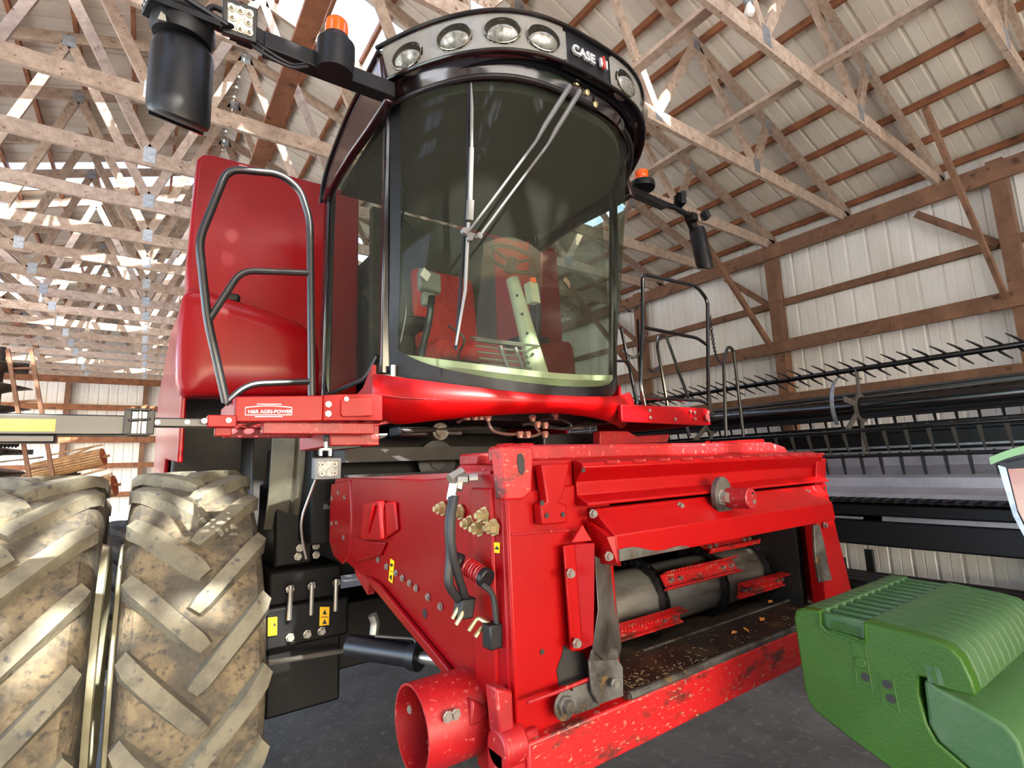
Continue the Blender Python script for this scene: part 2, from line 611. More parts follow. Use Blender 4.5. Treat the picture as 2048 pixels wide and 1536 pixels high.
# purlins: boards along the building under the tin
for side in (1, -1):
    for i in range(14):
        x = 7.38 - 0.495 * i if side == 1 else -5.82 + 0.495 * i
        if (side == 1 and x < XR + 0.1) or (side == -1 and x > XR - 0.1):
            continue
        MB().box((x - 0.02, YFRONT, roof_z(x) - 0.085), (x + 0.02, YB, roof_z(x) - 0.012)).build('purlin_beam', WOOD_DARK, kind='structure', smooth=0)

# trusses
NODES_B = [5.2, 3.6, 1.70, -0.12, -1.48, -3.4]


def top_z(x):
    return roof_z(x) - 0.145


def truss(y, wood):
    r = root('truss_beam', (XR, y, EAVE), kind='structure')
    t = 0.04

    def member(name, p, q, h, dy=0.0):
        MB().bar((p[0], y + dy, p[1]), (q[0], y + dy, q[1]), t, h, up=(0, 0, 1) if abs(p[1] - q[1]) < abs(p[0] - q[0]) * 3 else (1, 0, 0)).build(name, wood, r, smooth=0)

    member('bottom_chord', (-5.84, EAVE - 0.07), (7.40, EAVE - 0.07), 0.14)
    member('top_chord', (7.5, top_z(7.5)), (XR - 0.02, top_z(XR)), 0.13)
    member('top_chord', (-5.94, top_z(-5.94)), (XR + 0.02, top_z(XR)), 0.13)
    b = EAVE - 0.02
    tops = [5.55, 4.30, 2.85, 0.78, -0.92, -2.6, -4.3]
    pairs = [(5.2, 5.55), (5.2, 4.30), (3.6, 4.30), (3.6, 2.85), (1.70, 2.85), (1.70, 0.80), (-0.12, 0.76), (-0.12, -0.92), (-1.48, -0.92), (-1.48, -2.6), (-3.4, -2.6), (-3.4, -4.3)]
    for xb, xt in pairs:
        member('web', (xb, b), (xt, top_z(xt) - 0.03), 0.09, dy=0.0)
    for x in NODES_B:
        MB().box((x - 0.05, y - 0.024, EAVE - 0.11), (x + 0.05, y + 0.024, EAVE + 0.05)).build('gusset_plate', SILVER, r, smooth=0)
    for x in tops:
        z = top_z(x)
        MB().box((x - 0.055, y - 0.024, z - 0.11), (x + 0.055, y + 0.024, z + 0.02)).build('gusset_plate', SILVER, r, smooth=0)
    return r


y = 1.68 - 10.0
ti = 0
while y < YB - 0.3:
    truss(y, WOOD if ti % 3 else WOOD)
    ti += 1
    y += 1.03 if y > 3 else 1.0

# boards along the building lying on the bottom chords
for x, w in ((4.36, 0.09), (3.08, 0.09), (0.78, 0.14), (-2.2, 0.1)):
    MB().box((x - w / 2, YFRONT + 0.2, EAVE + 0.005), (x + w / 2, YB - 0.1, EAVE + 0.045)).build('brace_beam', WOOD_DARK if x < 1 else WOOD, kind='structure', smooth=0)

# right wall framing
for i in range(-4, 8):
    yy = 1.2 + 2.5 * i
    MB().box((7.24, yy - 0.07, 0), (7.42, yy + 0.07, 4.95)).build('post_column', WOOD_POST, kind='structure', smooth=0)
    MB().bar((7.22, yy + 0.10, 3.45), (5.6, yy + 0.10, 4.97), 0.04, 0.09).build('brace_beam', WOOD_POST, kind='structure', smooth=0)
    MB().bar((7.33, yy + 0.09, 4.05), (7.33, yy + 0.75, 4.68), 0.035, 0.08).build('brace_beam', WOOD_POST, kind='structure', smooth=0)
MB().box((7.19, YFRONT, 4.70), (7.24, YB, 4.90)).build('eave_beam', WOOD_POST, kind='structure', smooth=0)
MB().box((7.36, YFRONT, 4.03), (7.44, YB, 4.12)).build('girt_beam', WOOD_POST, kind='structure', smooth=0)
for z0, z1 in ((3.33, 3.50), (2.58, 2.75), (1.75, 1.90), (0.95, 1.1), (0.1, 0.35)):
    MB().box((7.19, YFRONT, z0), (7.24, YB, z1)).build('girt_beam', WOOD_POST, kind='structure', smooth=0)
# back wall framing
for i in range(8):
    x = -5.6 + 1.85 * i
    MB().box((x - 0.07, YB - 0.16, 0), (x + 0.07, YB, 5.0)).build('post_column', WOOD_POST, kind='structure', smooth=0)
for z0, z1 in ((4.75, 4.98), (3.95, 4.12), (3.0, 3.2), (2.25, 2.4), (1.4, 1.55)):
    MB().box((XL, YB - 0.2, z0), (XW, YB - 0.16, z1)).build('girt_beam', WOOD_DARK, kind='structure', smooth=0)
# left wall framing
for i in range(-4, 8):
    yy = 1.2 + 2.5 * i
    MB().box((-5.9, yy - 0.07, 0), (-5.72, yy + 0.07, 4.95)).build('post_column', WOOD_POST, kind='structure', smooth=0)
MB().box((-5.72, YFRONT, 4.70), (-5.67, YB, 4.90)).build('eave_beam', WOOD_POST, kind='structure', smooth=0)
for z0, z1 in ((3.33, 3.50), (2.58, 2.75), (1.75, 1.90), (0.95, 1.1)):
    MB().box((-5.72, YFRONT, z0), (-5.67, YFRONT + 7.5, z1)).build('girt_beam', WOOD_POST, kind='structure', smooth=0)


# ================================================================ THE COMBINE HARVESTER
XC = 1.66
combine = root('combine_harvester', (XC, 4.5, 0), 'large red combine harvester with curved glass cab and muddy dual tyres, no header attached', 'combine harvester')


def bolt(mb, p, nrm, r=0.012, h=0.01):
    p, n = Vector(p), Vector(nrm).normalized()
    mb.lathe([(0, r * 1.35), (0.003, r * 1.35), (0.003, r), (h, r * 0.95), (h, 0.0001)], p, n, 6)
    return mb


# ---- wheels ------------------------------------------------------------
def wheel(name_parent, cx, cy, R, W, rim_r, pitch_n, flip=1, lugs=True, rim_mat=None, tyre_mat=None, lug_mat=None, hub=True, phase=0.0):
    w = root('wheel', (cx, cy, R), parent=combine)
    h = W / 2
    lug_h = 0.05 if lugs else 0.02
    rc = R - lug_h
    prof = [(-h * 0.80, rim_r), (-h * 0.98, rim_r + 0.06), (-h * 1.07, (rim_r + rc) / 2), (-h * 1.03, rc - 0.10), (-h * 0.97, rc - 0.045), (-h * 0.86, rc - 0.012),
            (-h * 0.5, rc), (0, rc + 0.006), (h * 0.5, rc), (h * 0.86, rc - 0.012), (h * 0.97, rc - 0.045), (h * 1.03, rc - 0.10), (h * 1.07, (rim_r + rc) / 2), (h * 0.98, rim_r + 0.06), (h * 0.80, rim_r)]
    mb = MB()
    mb.lathe(prof, (cx, cy, R), (1, 0, 0), 96, ref=(0, 0, 1))
    mb.m = 1
    # V-pattern bars: each runs from the shoulder to just past the centre line
    n_seg = 9
    for side in (-1, 1):
        for i in range(pitch_n):
            a0 = 2 * math.pi * (i + (0.5 if side > 0 else 0.0) + phase) / pitch_n
            rows = []
            for k in range(n_seg + 1):
                t = k / n_seg                       # 0 at shoulder, 1 at centre
                xx = side * h * (1.02 - 1.10 * t ** 0.92)
                ang = a0 - flip * (0.06 + 0.34 * t ** 0.85) * (20 / pitch_n)
                base_r = rc - (0.05 if t < 0.05 else (0.018 if t < 0.16 else 0.004))
                top_r = R - (0.035 if t < 0.04 else (0.012 if t < 0.14 else (0.0 if t < 0.97 else 0.012)))
                wb, wt = (0.092, 0.062) if t < 0.95 else (0.080, 0.046)
                # direction across the bar
                dxdt, dadt = -1.1 * h * side, -flip * 0.34 * (20 / pitch_n) * R
                L = math.hypot(dxdt, dadt)
                nx, na = -dadt / L, dxdt / L
                row = []
                for off, rr in ((-wb / 2, base_r), (-wt / 2, top_r), (wt / 2, top_r), (wb / 2, base_r)):
                    aa = ang + off * na / R
                    x2 = xx + off * nx
                    x2 = max(-h * 1.05, min(h * 1.05, x2))
                    row.append((cx + x2, cy - rr * math.cos(aa), R + rr * math.sin(aa)))
                rows.append(row)
            vs = [p for row in rows for p in row]
            fs = []
            for k in range(n_seg):
                for j in range(3):
                    fs.append((k * 4 + j, (k + 1) * 4 + j, (k + 1) * 4 + j + 1, k * 4 + j + 1))
            fs.append((0, 1, 2, 3))
            e = n_seg * 4
            fs.append((e + 3, e + 2, e + 1, e))
            mb.add(vs, fs)
    mb.build('tyre', [tyre_mat or TYRE, lug_mat or LUG], w, smooth=40)
    rb = MB()
    rb.lathe([(-h * 0.98, rim_r + 0.075), (-h * 1.14, rim_r + 0.055), (-h * 1.16, rim_r + 0.02), (-h * 0.9, rim_r - 0.02), (-h * 0.4, rim_r - 0.07), (-h * 0.2, rim_r - 0.12), (-h * 0.2, 0.26), (-h * 0.55, 0.22), (-h * 0.55, 0.001)], (cx, cy, R), (1, 0, 0), 64)
    rb.lathe([(h * 0.98, rim_r + 0.075), (h * 1.14, rim_r + 0.055), (h * 1.16, rim_r + 0.02), (h * 0.9, rim_r - 0.02), (h * 0.4, rim_r - 0.07), (h * 0.1, rim_r - 0.12), (h * 0.1, 0.26), (h * 0.3, 0.2), (h * 0.3, 0.001)], (cx, cy, R), (1, 0, 0), 64)
    rb.build('rim', rim_mat or CREAM_RIM, w, smooth=40)
    if hub:
        hb = MB()
        for i in range(10):
            a = 2 * math.pi * i / 10
            hb.cyl((cx - h * 0.62, cy + 0.19 * math.cos(a), R + 0.19 * math.sin(a)), (cx - h * 0.2, cy + 0.19 * math.cos(a), R + 0.19 * math.sin(a)), 0.014, 6)
        hb.build_each('wheel_bolt', ZINC, w)
    return w


wheel(combine, 0.23, 3.475, 0.975, 0.52, 0.55, 20, phase=0.15)
wheel(combine, -0.415, 3.475, 0.975, 0.53, 0.55, 20, phase=0.62)
wheel(combine, 3.09, 3.475, 0.975, 0.52, 0.55, 20, phase=0.3)
wheel(combine, 3.735, 3.475, 0.975, 0.53, 0.55, 20, phase=0.8)
wheel(combine, -0.04, 7.2, 0.74, 0.46, 0.38, 18, tyre_mat=OLD_TYRE, lug_mat=OLD_TYRE, hub=False)
wheel(combine, 3.22, 7.2, 0.74, 0.46, 0.38, 18, tyre_mat=OLD_TYRE, lug_mat=OLD_TYRE, hub=False)

# ---- chassis, axle, dark body core --------------------------------------
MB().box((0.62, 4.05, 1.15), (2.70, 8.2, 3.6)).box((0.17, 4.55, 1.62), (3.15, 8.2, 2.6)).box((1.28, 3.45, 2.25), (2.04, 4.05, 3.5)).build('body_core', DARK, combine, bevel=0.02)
MB().box((0.72, 2.85, 1.55), (2.62, 4.1, 2.08)).box((0.74, 2.80, 2.0), (2.6, 2.86, 2.12)).build('chassis_front', AXLE, combine, bevel=0.012)
fd = MB()
fd.box((0.56, 3.0, 0.72), (0.93, 3.7, 1.42)).box((0.54, 2.93, 1.06), (0.95, 3.05, 1.26)).box((0.60, 3.1, 1.42), (0.80, 3.6, 1.86))
fd.cyl((0.50, 3.475, 0.975), (0.95, 3.475, 0.975), 0.26, 28)
fd.box((0.90, 3.25, 0.78), (2.42, 3.65, 1.15))
fd.box((2.39, 3.0, 0.72), (2.76, 3.7, 1.42))
fd.build('final_drive', AXLE, combine, bevel=0.015)
fb = MB()
for p in ((632, 1045), (632, 1067), (632, 1092), (632, 1110), (600, 1098), (596, 1113)):
    q = at0 = None
for p in ((0.811, 3.090, 1.641), (0.812, 3.090, 1.579), (0.814, 3.090, 1.514), (0.815, 3.090, 1.466), (0.729, 3.090, 1.513), (0.720, 3.090, 1.470), (0.652, 2.920, 1.109), (0.734, 2.920, 1.108), (0.805, 2.920, 1.109), (0.646, 2.920, 1.341), (0.751, 2.920, 1.339), (0.876, 2.920, 1.337)):
    bolt(fb, p, (0, -1, 0), 0.016, 0.025)
for a, b in (((0.646, 2.900, 1.363), (0.641, 2.900, 1.198)), ((0.748, 2.900, 1.352), (0.746, 2.900, 1.202)), ((0.870, 2.900, 1.359), (0.869, 2.900, 1.199))):
    fb.cyl(a, b, 0.012, 8)
fb.build_each('axle_bolt', ZINC, combine)
# warning decals on the axle
yd = MB()
yd.prism([(0.794, 2.915, 1.229), (0.843, 2.915, 1.221), (0.841, 2.915, 1.132), (0.793, 2.915, 1.136)], (0, 0.004, 0))
yd.m = 1
yd.prism([(0.807, 2.912, 1.191), (0.829, 2.912, 1.186), (0.818, 2.912, 1.213)], (0, 0.002, 0))
yd.prism([(0.807, 2.912, 1.144), (0.830, 2.912, 1.140), (0.818, 2.912, 1.166)], (0, 0.002, 0))
yd.prism([(0.799, 2.912, 1.181), (0.837, 2.912, 1.174), (0.837, 2.912, 1.171), (0.799, 2.912, 1.178)], (0, 0.002, 0))
yd.build('warning_decal', [YELLOW, INK], combine, smooth=0)
yd = MB()
yd.prism([(0.547, 2.915, 1.222), (0.588, 2.915, 1.219), (0.590, 2.915, 1.134), (0.549, 2.915, 1.136)], (0, 0.004, 0))
yd.m = 1
yd.prism([(0.570, 2.912, 1.181), (0.586, 2.912, 1.177), (0.577, 2.912, 1.198)], (0, 0.002, 0))
yd.build('warning_decal', [YELLOW, INK], combine, smooth=0)
MB().tube([(0.531, 2.800, 1.049), (0.935, 2.900, 0.993)], 0.012, 8).build('axle_rod', ZINC, combine)
MB().tube(fillet([(0.696, 2.600, 1.940), (0.613, 2.600, 1.703), (0.629, 2.620, 1.599), (0.648, 2.620, 1.522)], 0.05), 0.006, 8).build('bent_rod', ZINC, combine)
# lift cylinder under the feeder
lc = root('lift_cylinder', (0.806, 2.000, 1.246), parent=combine)
MB().tube([(0.735, 2.250, 1.214), (0.918, 2.000, 1.199)], 0.045, 18).tube([(0.906, 2.020, 1.200), (0.924, 1.990, 1.199)], 0.055, 18).build('barrel', BLACK_METAL, lc)
MB().tube([(0.924, 2.000, 1.196), (1.043, 1.850, 1.185)], 0.025, 14).build('piston_rod', ZINC, lc)
MB().tube(spline([(0.780, 2.100, 1.285), (0.784, 2.100, 1.327), (0.774, 2.100, 1.357)]), 0.018, 8).tube(fillet([(0.784, 2.100, 1.277), (0.908, 2.000, 1.265), (0.912, 2.000, 1.232)], 0.03), 0.005, 6).build('hydraulic_fitting', ZINC, combine)
# beige fender panel behind the inner tyre
fp = MB()
fp.grid(lambda u, v: (0.56 + 0.36 * u, 3.02 + 0.16 * (1 - v) ** 2 - 0.10 * math.sin(u * math.pi) * 0.4 + (0.02 if 0.30 < u < 0.36 or 0.62 < u < 0.68 else 0), 1.62 + 0.50 * v), 24, 10, (0, 0.02, 0))
fp.build('fender_panel', BEIGE_PANEL, combine)

# ---- side body panels (both sides) ---------------------------------------
def body_side(sx):
    X = (lambda x: x) if sx > 0 else (lambda x: 2 * XC - x)
    up = MB()
    pts = [(0.15, 3.20), (0.17, 3.92), (0.20, 3.965), (0.26, 3.98), (1.22, 3.98), (1.22, 2.42), (0.30, 2.42), (0.16, 3.0)]
    up.prism([(X(x), 3.62, z) for x, z in pts], (0, 0.25, 0))
    up.build('grain_tank_panel', RED_BODY, combine, bevel=0.02, seg=3)
    # fender-shaped lower panel, edge rolled back round its top and outer side
    edge = [(0.93, 2.42), (0.93, 2.62), (0.90, 2.78), (0.82, 2.87), (0.66, 2.93), (0.42, 2.985), (0.24, 3.02), (0.15, 3.00), (0.125, 2.90), (0.12, 2.60), (0.155, 2.40), (0.30, 2.385)]
    edge = [Vector((X(x), 0, z)) for x, z in edge]
    c = sum(edge, Vector()) / len(edge)
    fine = spline(edge + [edge[0]], 5)[:-1]
    rings = [(1.00, 3.66), (1.00, 3.54), (0.975, 3.505), (0.93, 3.49), (0.84, 3.487), (0.80, 3.478), (0.45, 3.475)]
    vs, fs = [], []
    k = len(fine)
    for s, yy in rings:
        vs += [(c.x + (p.x - c.x) * s, yy, c.z + (p.z - c.z) * s) for p in fine]
    for r_ in range(len(rings) - 1):
        for j in range(k):
            fs.append((r_ * k + j, r_ * k + (j + 1) % k, (r_ + 1) * k + (j + 1) % k, (r_ + 1) * k + j))
    fs.append(tuple((len(rings) - 1) * k + j for j in range(k)))
    lo = MB()
    lo.add(vs, fs)
    lo.build('body_panel', RED_BODY, combine, smooth=50)
    sd = MB()
    sd.prism([(X(0.16), 3.60, 2.0), (X(0.16), 3.60, 3.05), (X(0.13), 5.2, 3.15), (X(0.13), 9.2, 3.1), (X(0.13), 9.2, 1.7), (X(0.13), 4.9, 1.7), (X(0.13), 4.6, 2.05)], (0.03 * sx, 0, 0))
    sd.build('body_side', RED_BODY, combine, bevel=0.01)
    lt = MB()
    lt.obox((X(0.40), 3.585, 3.02), (0.045, 0, 0), (0, 0.03, 0.0), (0.0, 0, 0.03))
    lt.build('panel_latch', BLACK, combine, bevel=0.02)


body_side(1)
body_side(-1)

# ---- cab -------------------------------------------------------------------
cab = root('cab', (XC, 2.6, 2.3), parent=combine)


def T(s, z=3.68, off=0.0):          # top of the windscreen
    return Vector((XC + (0.78 + off) * s, 1.70 - off + 0.50 * abs(s) ** 3, z))


def B(s, off=0.0):                  # bottom of the windscreen
    return Vector((1.67 + (0.755 + off) * s, 1.98 - off + 0.32 * abs(s) ** 2.2, 2.245 + 0.13 * s * s))


def Vv(s, z, off=0.0):              # rim of the roof visor
    return Vector((XC + (0.84 + off) * s, 1.585 - off + 0.60 * abs(s) ** 3, z))


def screen_pt(u, v, off=0.0):
    s = -1 + 2 * u
    a, b = B(s), T(s)
    p = a.lerp(b, v)
    p.y -= off + 0.02 * math.sin(math.pi * v)
    return p


g = MB()
g.grid(screen_pt, 40, 10)
g.build('windscreen', CAB_GLASS, cab, smooth=60)
# black printed border of the windscreen, lower edge and sides
bd = MB()
bd.grid(lambda u, v: screen_pt(u, -0.012 + 0.05 * v + 0.06 * v * (2 * u - 1) ** 8, 0.004), 40, 2)
bd.grid(lambda u, v: screen_pt(0.0 + 0.022 * u, v, 0.004), 1, 10)
bd.grid(lambda u, v: screen_pt(1.0 - 0.012 * u, v, 0.004), 1, 10)
bd.build('windscreen_border', BLACK, cab, smooth=60)
sh = MB()
sh.prism([(1.613, 2.020, 2.263), (1.647, 2.020, 2.290), (1.756, 2.020, 2.291), (1.788, 2.020, 2.267)], (0, 0.01, 0))
sh.build('column_shroud', BLACK, cab)
# bar over the windscreen
tp = [T(-1 + 2 * i / 40, 3.685 - 0.04 * abs(-1 + 2 * i / 40) ** 4, 0.02) for i in range(41)]
MB().tube(tp[:24], 0.013, 8).tube(tp[29:], 0.013, 8).tube([tp[23], tp[23] + Vector((-0.02, -0.01, 0.05))], 0.006, 6).tube([tp[29], tp[29] + Vector((-0.02, -0.01, 0.05))], 0.006, 6).build('windscreen_rail', BLACK_METAL, cab)
# pillars and door frames
for sx in (1, -1):
    X = (lambda x: x) if sx > 0 else (lambda x: 2 * XC - x)
    ap = MB()
    ap.bar((X(0.905), 2.31, 2.36), (X(0.885), 2.205, 3.68), 0.035, 0.05, up=(1, 0, 0))
    ap.build('front_pillar', BLACK_GLOSS, cab, bevel=0.008)
    bp = MB()
    bp.bar((X(0.86), 3.16, 2.22), (X(0.86), 3.10, 3.72), 0.09, 0.05, up=(1, 0, 0))
    bp.build('door_pillar', BLACK_GLOSS, cab, bevel=0.01)
    dg = MB()
    dg.grid(lambda u, v: (X(0.895 - 0.035 * u - 0.03 * math.sin(math.pi * u)), 2.31 + 0.85 * u, 2.38 + 1.28 * v - (0.14 * u * (1 - v) * 0 + 0)), 8, 6)
    dg.build('door_window', CAB_GLASS, cab, smooth=60)
    ds = MB()
    ds.tube(fillet([(X(0.88), 2.33, 2.45), (X(0.86), 2.42, 2.36), (X(0.85), 3.12, 2.36), (X(0.85), 3.08, 3.66)], 0.1), 0.014, 8)
    ds.build('door_seal', BLACK, cab)
    # red lower door skin that closes the curved corner under the side glass
    dk = MB()
    dk.prism([(X(0.84), 2.30, 2.20), (X(0.84), 2.30, 2.40), (X(0.84), 2.42, 2.31), (X(0.84), 2.60, 2.27), (X(0.84), 3.16, 2.25), (X(0.84), 3.16, 2.18)], (0.02 * sx, 0, 0))
    dk.build('door_sill', RED_BODY, cab)
    # roof side fascia sweeping down to the rear pillar
    fa = MB()
    outer = spline([(3.16, 3.62), (3.08, 3.73), (2.90, 3.84), (2.68, 3.91), (2.40, 3.94), (2.12, 3.93)], 5)if False else None
    oy = [(3.15, 3.58), (3.09, 3.66), (2.98, 3.745), (2.84, 3.80), (2.69, 3.84), (2.45, 3.875), (2.15, 3.90)]
    iy = [(2.08, 3.60), (2.33, 3.60), (2.60, 3.615), (2.85, 3.605), (3.06, 3.57)]
    fa.prism([(X(0.815), a, b) for a, b in oy + iy], (0.05 * sx, 0, 0))
    fa.build('roof_fascia', mat('glossy_dark_fascia', rgb(34, 9, 13), 0.2, coat=0.3) if 'glossy_dark_fascia' not in MATS else MATS['glossy_dark_fascia'], cab, bevel=0.012)
    MB().tube(spline([(X(0.81), 2.15, 3.90), (X(0.81), 2.45, 3.875), (X(0.81), 2.69, 3.84), (X(0.81), 2.98, 3.745), (X(0.81), 3.09, 3.66), (X(0.815), 3.15, 3.58)], 6), 0.012, 8).build('roof_seam', BLACK_GLOSS, cab)
MB().tube([screen_pt(0.008, 0.02, 0.03), screen_pt(0.008, -0.06, 0.03)], 0.012, 8).build('door_hinge', ZINC, cab)
# roof cap
rc_ = MB()
outline = [Vv(-1 + 2 * i / 36, 0, -0.01) for i in range(37)]
outline = [Vector((1.12, 3.1, 0)), Vector((1.0, 2.6, 0))] + outline[1:-1] + [Vector((2.32, 2.6, 0)), Vector((2.2, 3.1, 0))]
k = len(outline)
cx_, cy_ = XC, 2.55
rings = [(1.0, 3.93), (1.012, 3.945), (1.0, 3.965), (0.93, 4.0), (0.7, 4.05), (0.3, 4.07)]
vs, fs = [], []
for s, z in rings:
    vs += [(cx_ + (p.x - cx_) * s, cy_ + (p.y - cy_) * s, z - 0.14 * max(0.0, (p.y - 2.1) / 1.0)) for p in outline]
for r_ in range(len(rings) - 1):
    for j in range(k):
        fs.append((r_ * k + j, r_ * k + (j + 1) % k, (r_ + 1) * k + (j + 1) % k, (r_ + 1) * k + j))
fs.append(tuple((len(rings) - 1) * k + j for j in range(k)))
fs.append(tuple(range(k)))
rc_.add(vs, fs)
rc_.build('roof', RED_BODY, cab, smooth=50)
# headliner
hl = MB()
hl.prism([(p.x * 0.96 + XC * 0.04, p.y * 0.97 + 2.55 * 0.03, 3.66) for p in ([Vector((0.9, 3.15, 0))] + [T(-1 + 2 * i / 20, 0) + Vector((0, 0.02, 0)) for i in range(21)] + [Vector((2.42, 3.15, 0))])], (0, 0, 0.05))
hl.build('headliner', mat('dark_headliner', rgb(70, 66, 56), 0.85), cab, smooth=0)
# visor: dark underside from the light band back to the windscreen rail, and the dark band behind the lights
vz = MB()
vz.grid(lambda u, v: Vv(-1 + 2 * u, 3.745).lerp(T(-1 + 2 * u, 3.70, 0.0), v) + Vector((0, 0, 0.045 * math.sin(math.pi * v))), 44, 6)
vz.build('visor_underside', mat('glossy_dark_visor', rgb(30, 18, 20), 0.12, coat=0.8), cab, smooth=60)
vb = MB()
vb.grid(lambda u, v: Vv(-1 + 2 * u, 3.735 + 0.20 * v, -0.055), 44, 3, (0, 0.01, 0))
vb.build('visor_back', BLACK, cab, smooth=60)


def lamp_centre(s):
    return 0.5


LAMPS_L = [(-0.90, 3.815), (-0.735, 3.83), (-0.54, 3.834), (-0.335, 3.825)]
LAMPS_R = [(0.285, 3.82), (0.60, 3.83), (0.86, 3.83)]


def band(s0, s1, lamps, zlo, zhi, name):
    """Silver light band: fine grid with the lamp openings left out."""
    mb = MB()
    nu, nv = int((s1 - s0) * 0.9 / 0.008), 22
    P = {}
    vs, fs = [], []

    def idx(i, j):
        if (i, j) not in P:
            s = s0 + (s1 - s0) * i / nu
            zz0 = zlo + 0.012 * (abs(s) > 0.9) * 0
            P[(i, j)] = len(vs)
            vs.append(Vv(s, zz0 + (zhi - zz0) * j / nv, 0.006))
        return P[(i, j)]
    for i in range(nu):
        for j in range(nv):
            s = s0 + (s1 - s0) * (i + 0.5) / nu
            z = zlo + (zhi - zlo) * (j + 0.5) / nv
            if any((Vv(s, 0) - Vv(ls, 0)).length_squared / 0.080 ** 2 + (z - lz) ** 2 / 0.062 ** 2 < 1 for ls, lz in lamps):
                continue
            e0, e1 = i / nu, 1 - (i + 1) / nu
            if min(e0, e1) * nu < 3 and (j < 2 or j > nv - 3) and (min(e0, e1) * nu + min(j, nv - 1 - j)) < 2:
                continue
            fs.append((idx(i, j), idx(i + 1, j), idx(i + 1, j + 1), idx(i, j + 1)))
    mb.add(vs, fs)
    return mb.build(name, GREY_PANEL, cab, smooth=60)


band(-1.0, -0.19, LAMPS_L, 3.745, 3.925, 'light_panel')
band(0.145, 1.0, LAMPS_R, 3.745, 3.925, 'light_panel')
vcap = MB()
vcap.grid(lambda u, v: Vv(-0.195 + 0.345 * u, 3.74 + 0.19 * v, 0.002), 10, 4, (0, 0.03, 0))
vcap.build('emblem_panel', BLACK, cab, smooth=60)
MB().tube([Vv(-1 + 2 * i / 44, 3.935, 0.01) for i in range(45)], 0.012, 8).build('visor_rim', BLACK_GLOSS, cab)
MB().tube([Vv(-1 + 2 * i / 44, 3.74, 0.008) for i in range(45)], 0.010, 8).build('visor_rim', BLACK_GLOSS, cab)


def frame_at(s):
    d = 1e-3
    t = (Vv(s + d, 0) - Vv(s - d, 0)).normalized()
    n = Vector((t.y, -t.x, 0))      # outward (towards -y)
    if n.y > 0:
        n = -n
    return t, n


for s, z in LAMPS_L + LAMPS_R:
    t, n = frame_at(s)
    c = Vv(s, z, 0.006)
    bw = MB()
    ring = []
    rows = [(1.05, 0.008), (1.0, 0.010), (0.97, 0.0), (0.90, -0.022), (0.70, -0.042), (0.35, -0.050)]
    N = 28
    vs, fs = [], []
    for f, dpt in rows:
        for j in range(N):
            a = 2 * math.pi * j / N
            vs.append(c + t * 0.080 * f * math.cos(a) + Vector((0, 0, 0.062 * f * math.sin(a))) + n * dpt)
    for r_ in range(len(rows) - 1):
        for j in range(N):
            fs.append((r_ * N + j, r_ * N + (j + 1) % N, (r_ + 1) * N + (j + 1) % N, (r_ + 1) * N + j))
    fs.append(tuple((len(rows) - 1) * N + j for j in range(N)))
    bw.add(vs, fs)
    bw.build('work_light', LAMP_BOWL, cab, smooth=50)
    ln = MB()
    dn = (n * 0.75 + Vector((0, 0, -0.66))).normalized()
    ln.lathe([(0, 0.070), (0.012, 0.068), (0.020, 0.060), (0.022, 0.0001)], c - n * 0.018 + Vector((0, 0, -0.022)), dn, 28)
    for v in range(len(ln.v)):      # squash across the height so that it stays inside the bowl
        d = ln.v[v] - c
        ln.v[v] = c + t * d.dot(t) * 1.08 + n * d.dot(n) * 0.8 + Vector((0, 0, d.z * 0.72 - 0.006))
    ln.build('light_lens', LAMP_FACE, cab, smooth=50)

# emblem lettering
t, n = frame_at(-0.03)
o = Vv(-0.155, 3.812, 0.012)
upv = Vector((0, 0, 1))
text_mesh('CASE', 0.062, 0.006, o, t, upv, 'emblem', EMBLEM, cab, bold=0.0022)
t2, n2 = frame_at(0.095)
o2 = Vv(0.058, 3.815, 0.014)
em = MB()
for dx in (0.0, 0.036):
    em.obox(o2 + t2 * (dx + 0.002) + upv * 0.022, t2 * 0.0065, n2 * 0.006, upv * 0.022)
em.obox(o2 + t2 * 0.020 + upv * 0.022, t2 * 0.018, n2 * 0.004, upv * 0.004)
em.build('emblem', EMBLEM, cab, smooth=0)
em = MB()
em.obox(o2 + t2 * 0.020 + upv * 0.022, t2 * 0.0055, n2 * 0.007, upv * 0.024)
em.obox(o2 + t2 * 0.020 + upv * 0.054, t2 * 0.006, n2 * 0.007, upv * 0.005)
em.build('emblem', EMBLEM_RED, cab, smooth=0)

# red fairing under the windscreen
def fair(u, v):
    s = -1 + 2 * u
    zt = 2.245 + 0.10 * s * s
    zb = 2.165 - 0.055 * abs(s) ** 1.5 + (0.05 * max(0, (-s - 0.88) / 0.12) ** 2 if s < -0.88 else 0) + (0.02 * max(0, (s - 0.9) / 0.1) ** 2 if s > 0.9 else 0)
    z = zt + (zb - zt) * v
    off = 0.035 + 0.035 * math.sin(math.pi * (0.15 + 0.75 * v)) - 0.03 * v ** 3
    flare = 0.02 * math.sin(math.pi * v) * (1 if s < -0.55 else 0) * (-s - 0.55) / 0.45
    return Vector((1.655 + (0.775 + off) * s, 1.98 - off - flare + 0.30 * abs(s) ** 2.2, z))


fg = MB()
fg.grid(fair, 48, 12, (0, 0.03, 0))
fg.build('front_fairing', RED, cab, smooth=60)
fl = MB()
fl.tube([fair(0.008, 0.5) + Vector((-0.004, -0.004, 0)), fair(0.06, 0.47) + Vector((0, -0.006, 0)), fair(0.16, 0.50) + Vector((0, -0.002, 0))], [0.006, 0.006, 0.001], 6)
fl.build('fairing_crease', RED_DUSTY, cab)

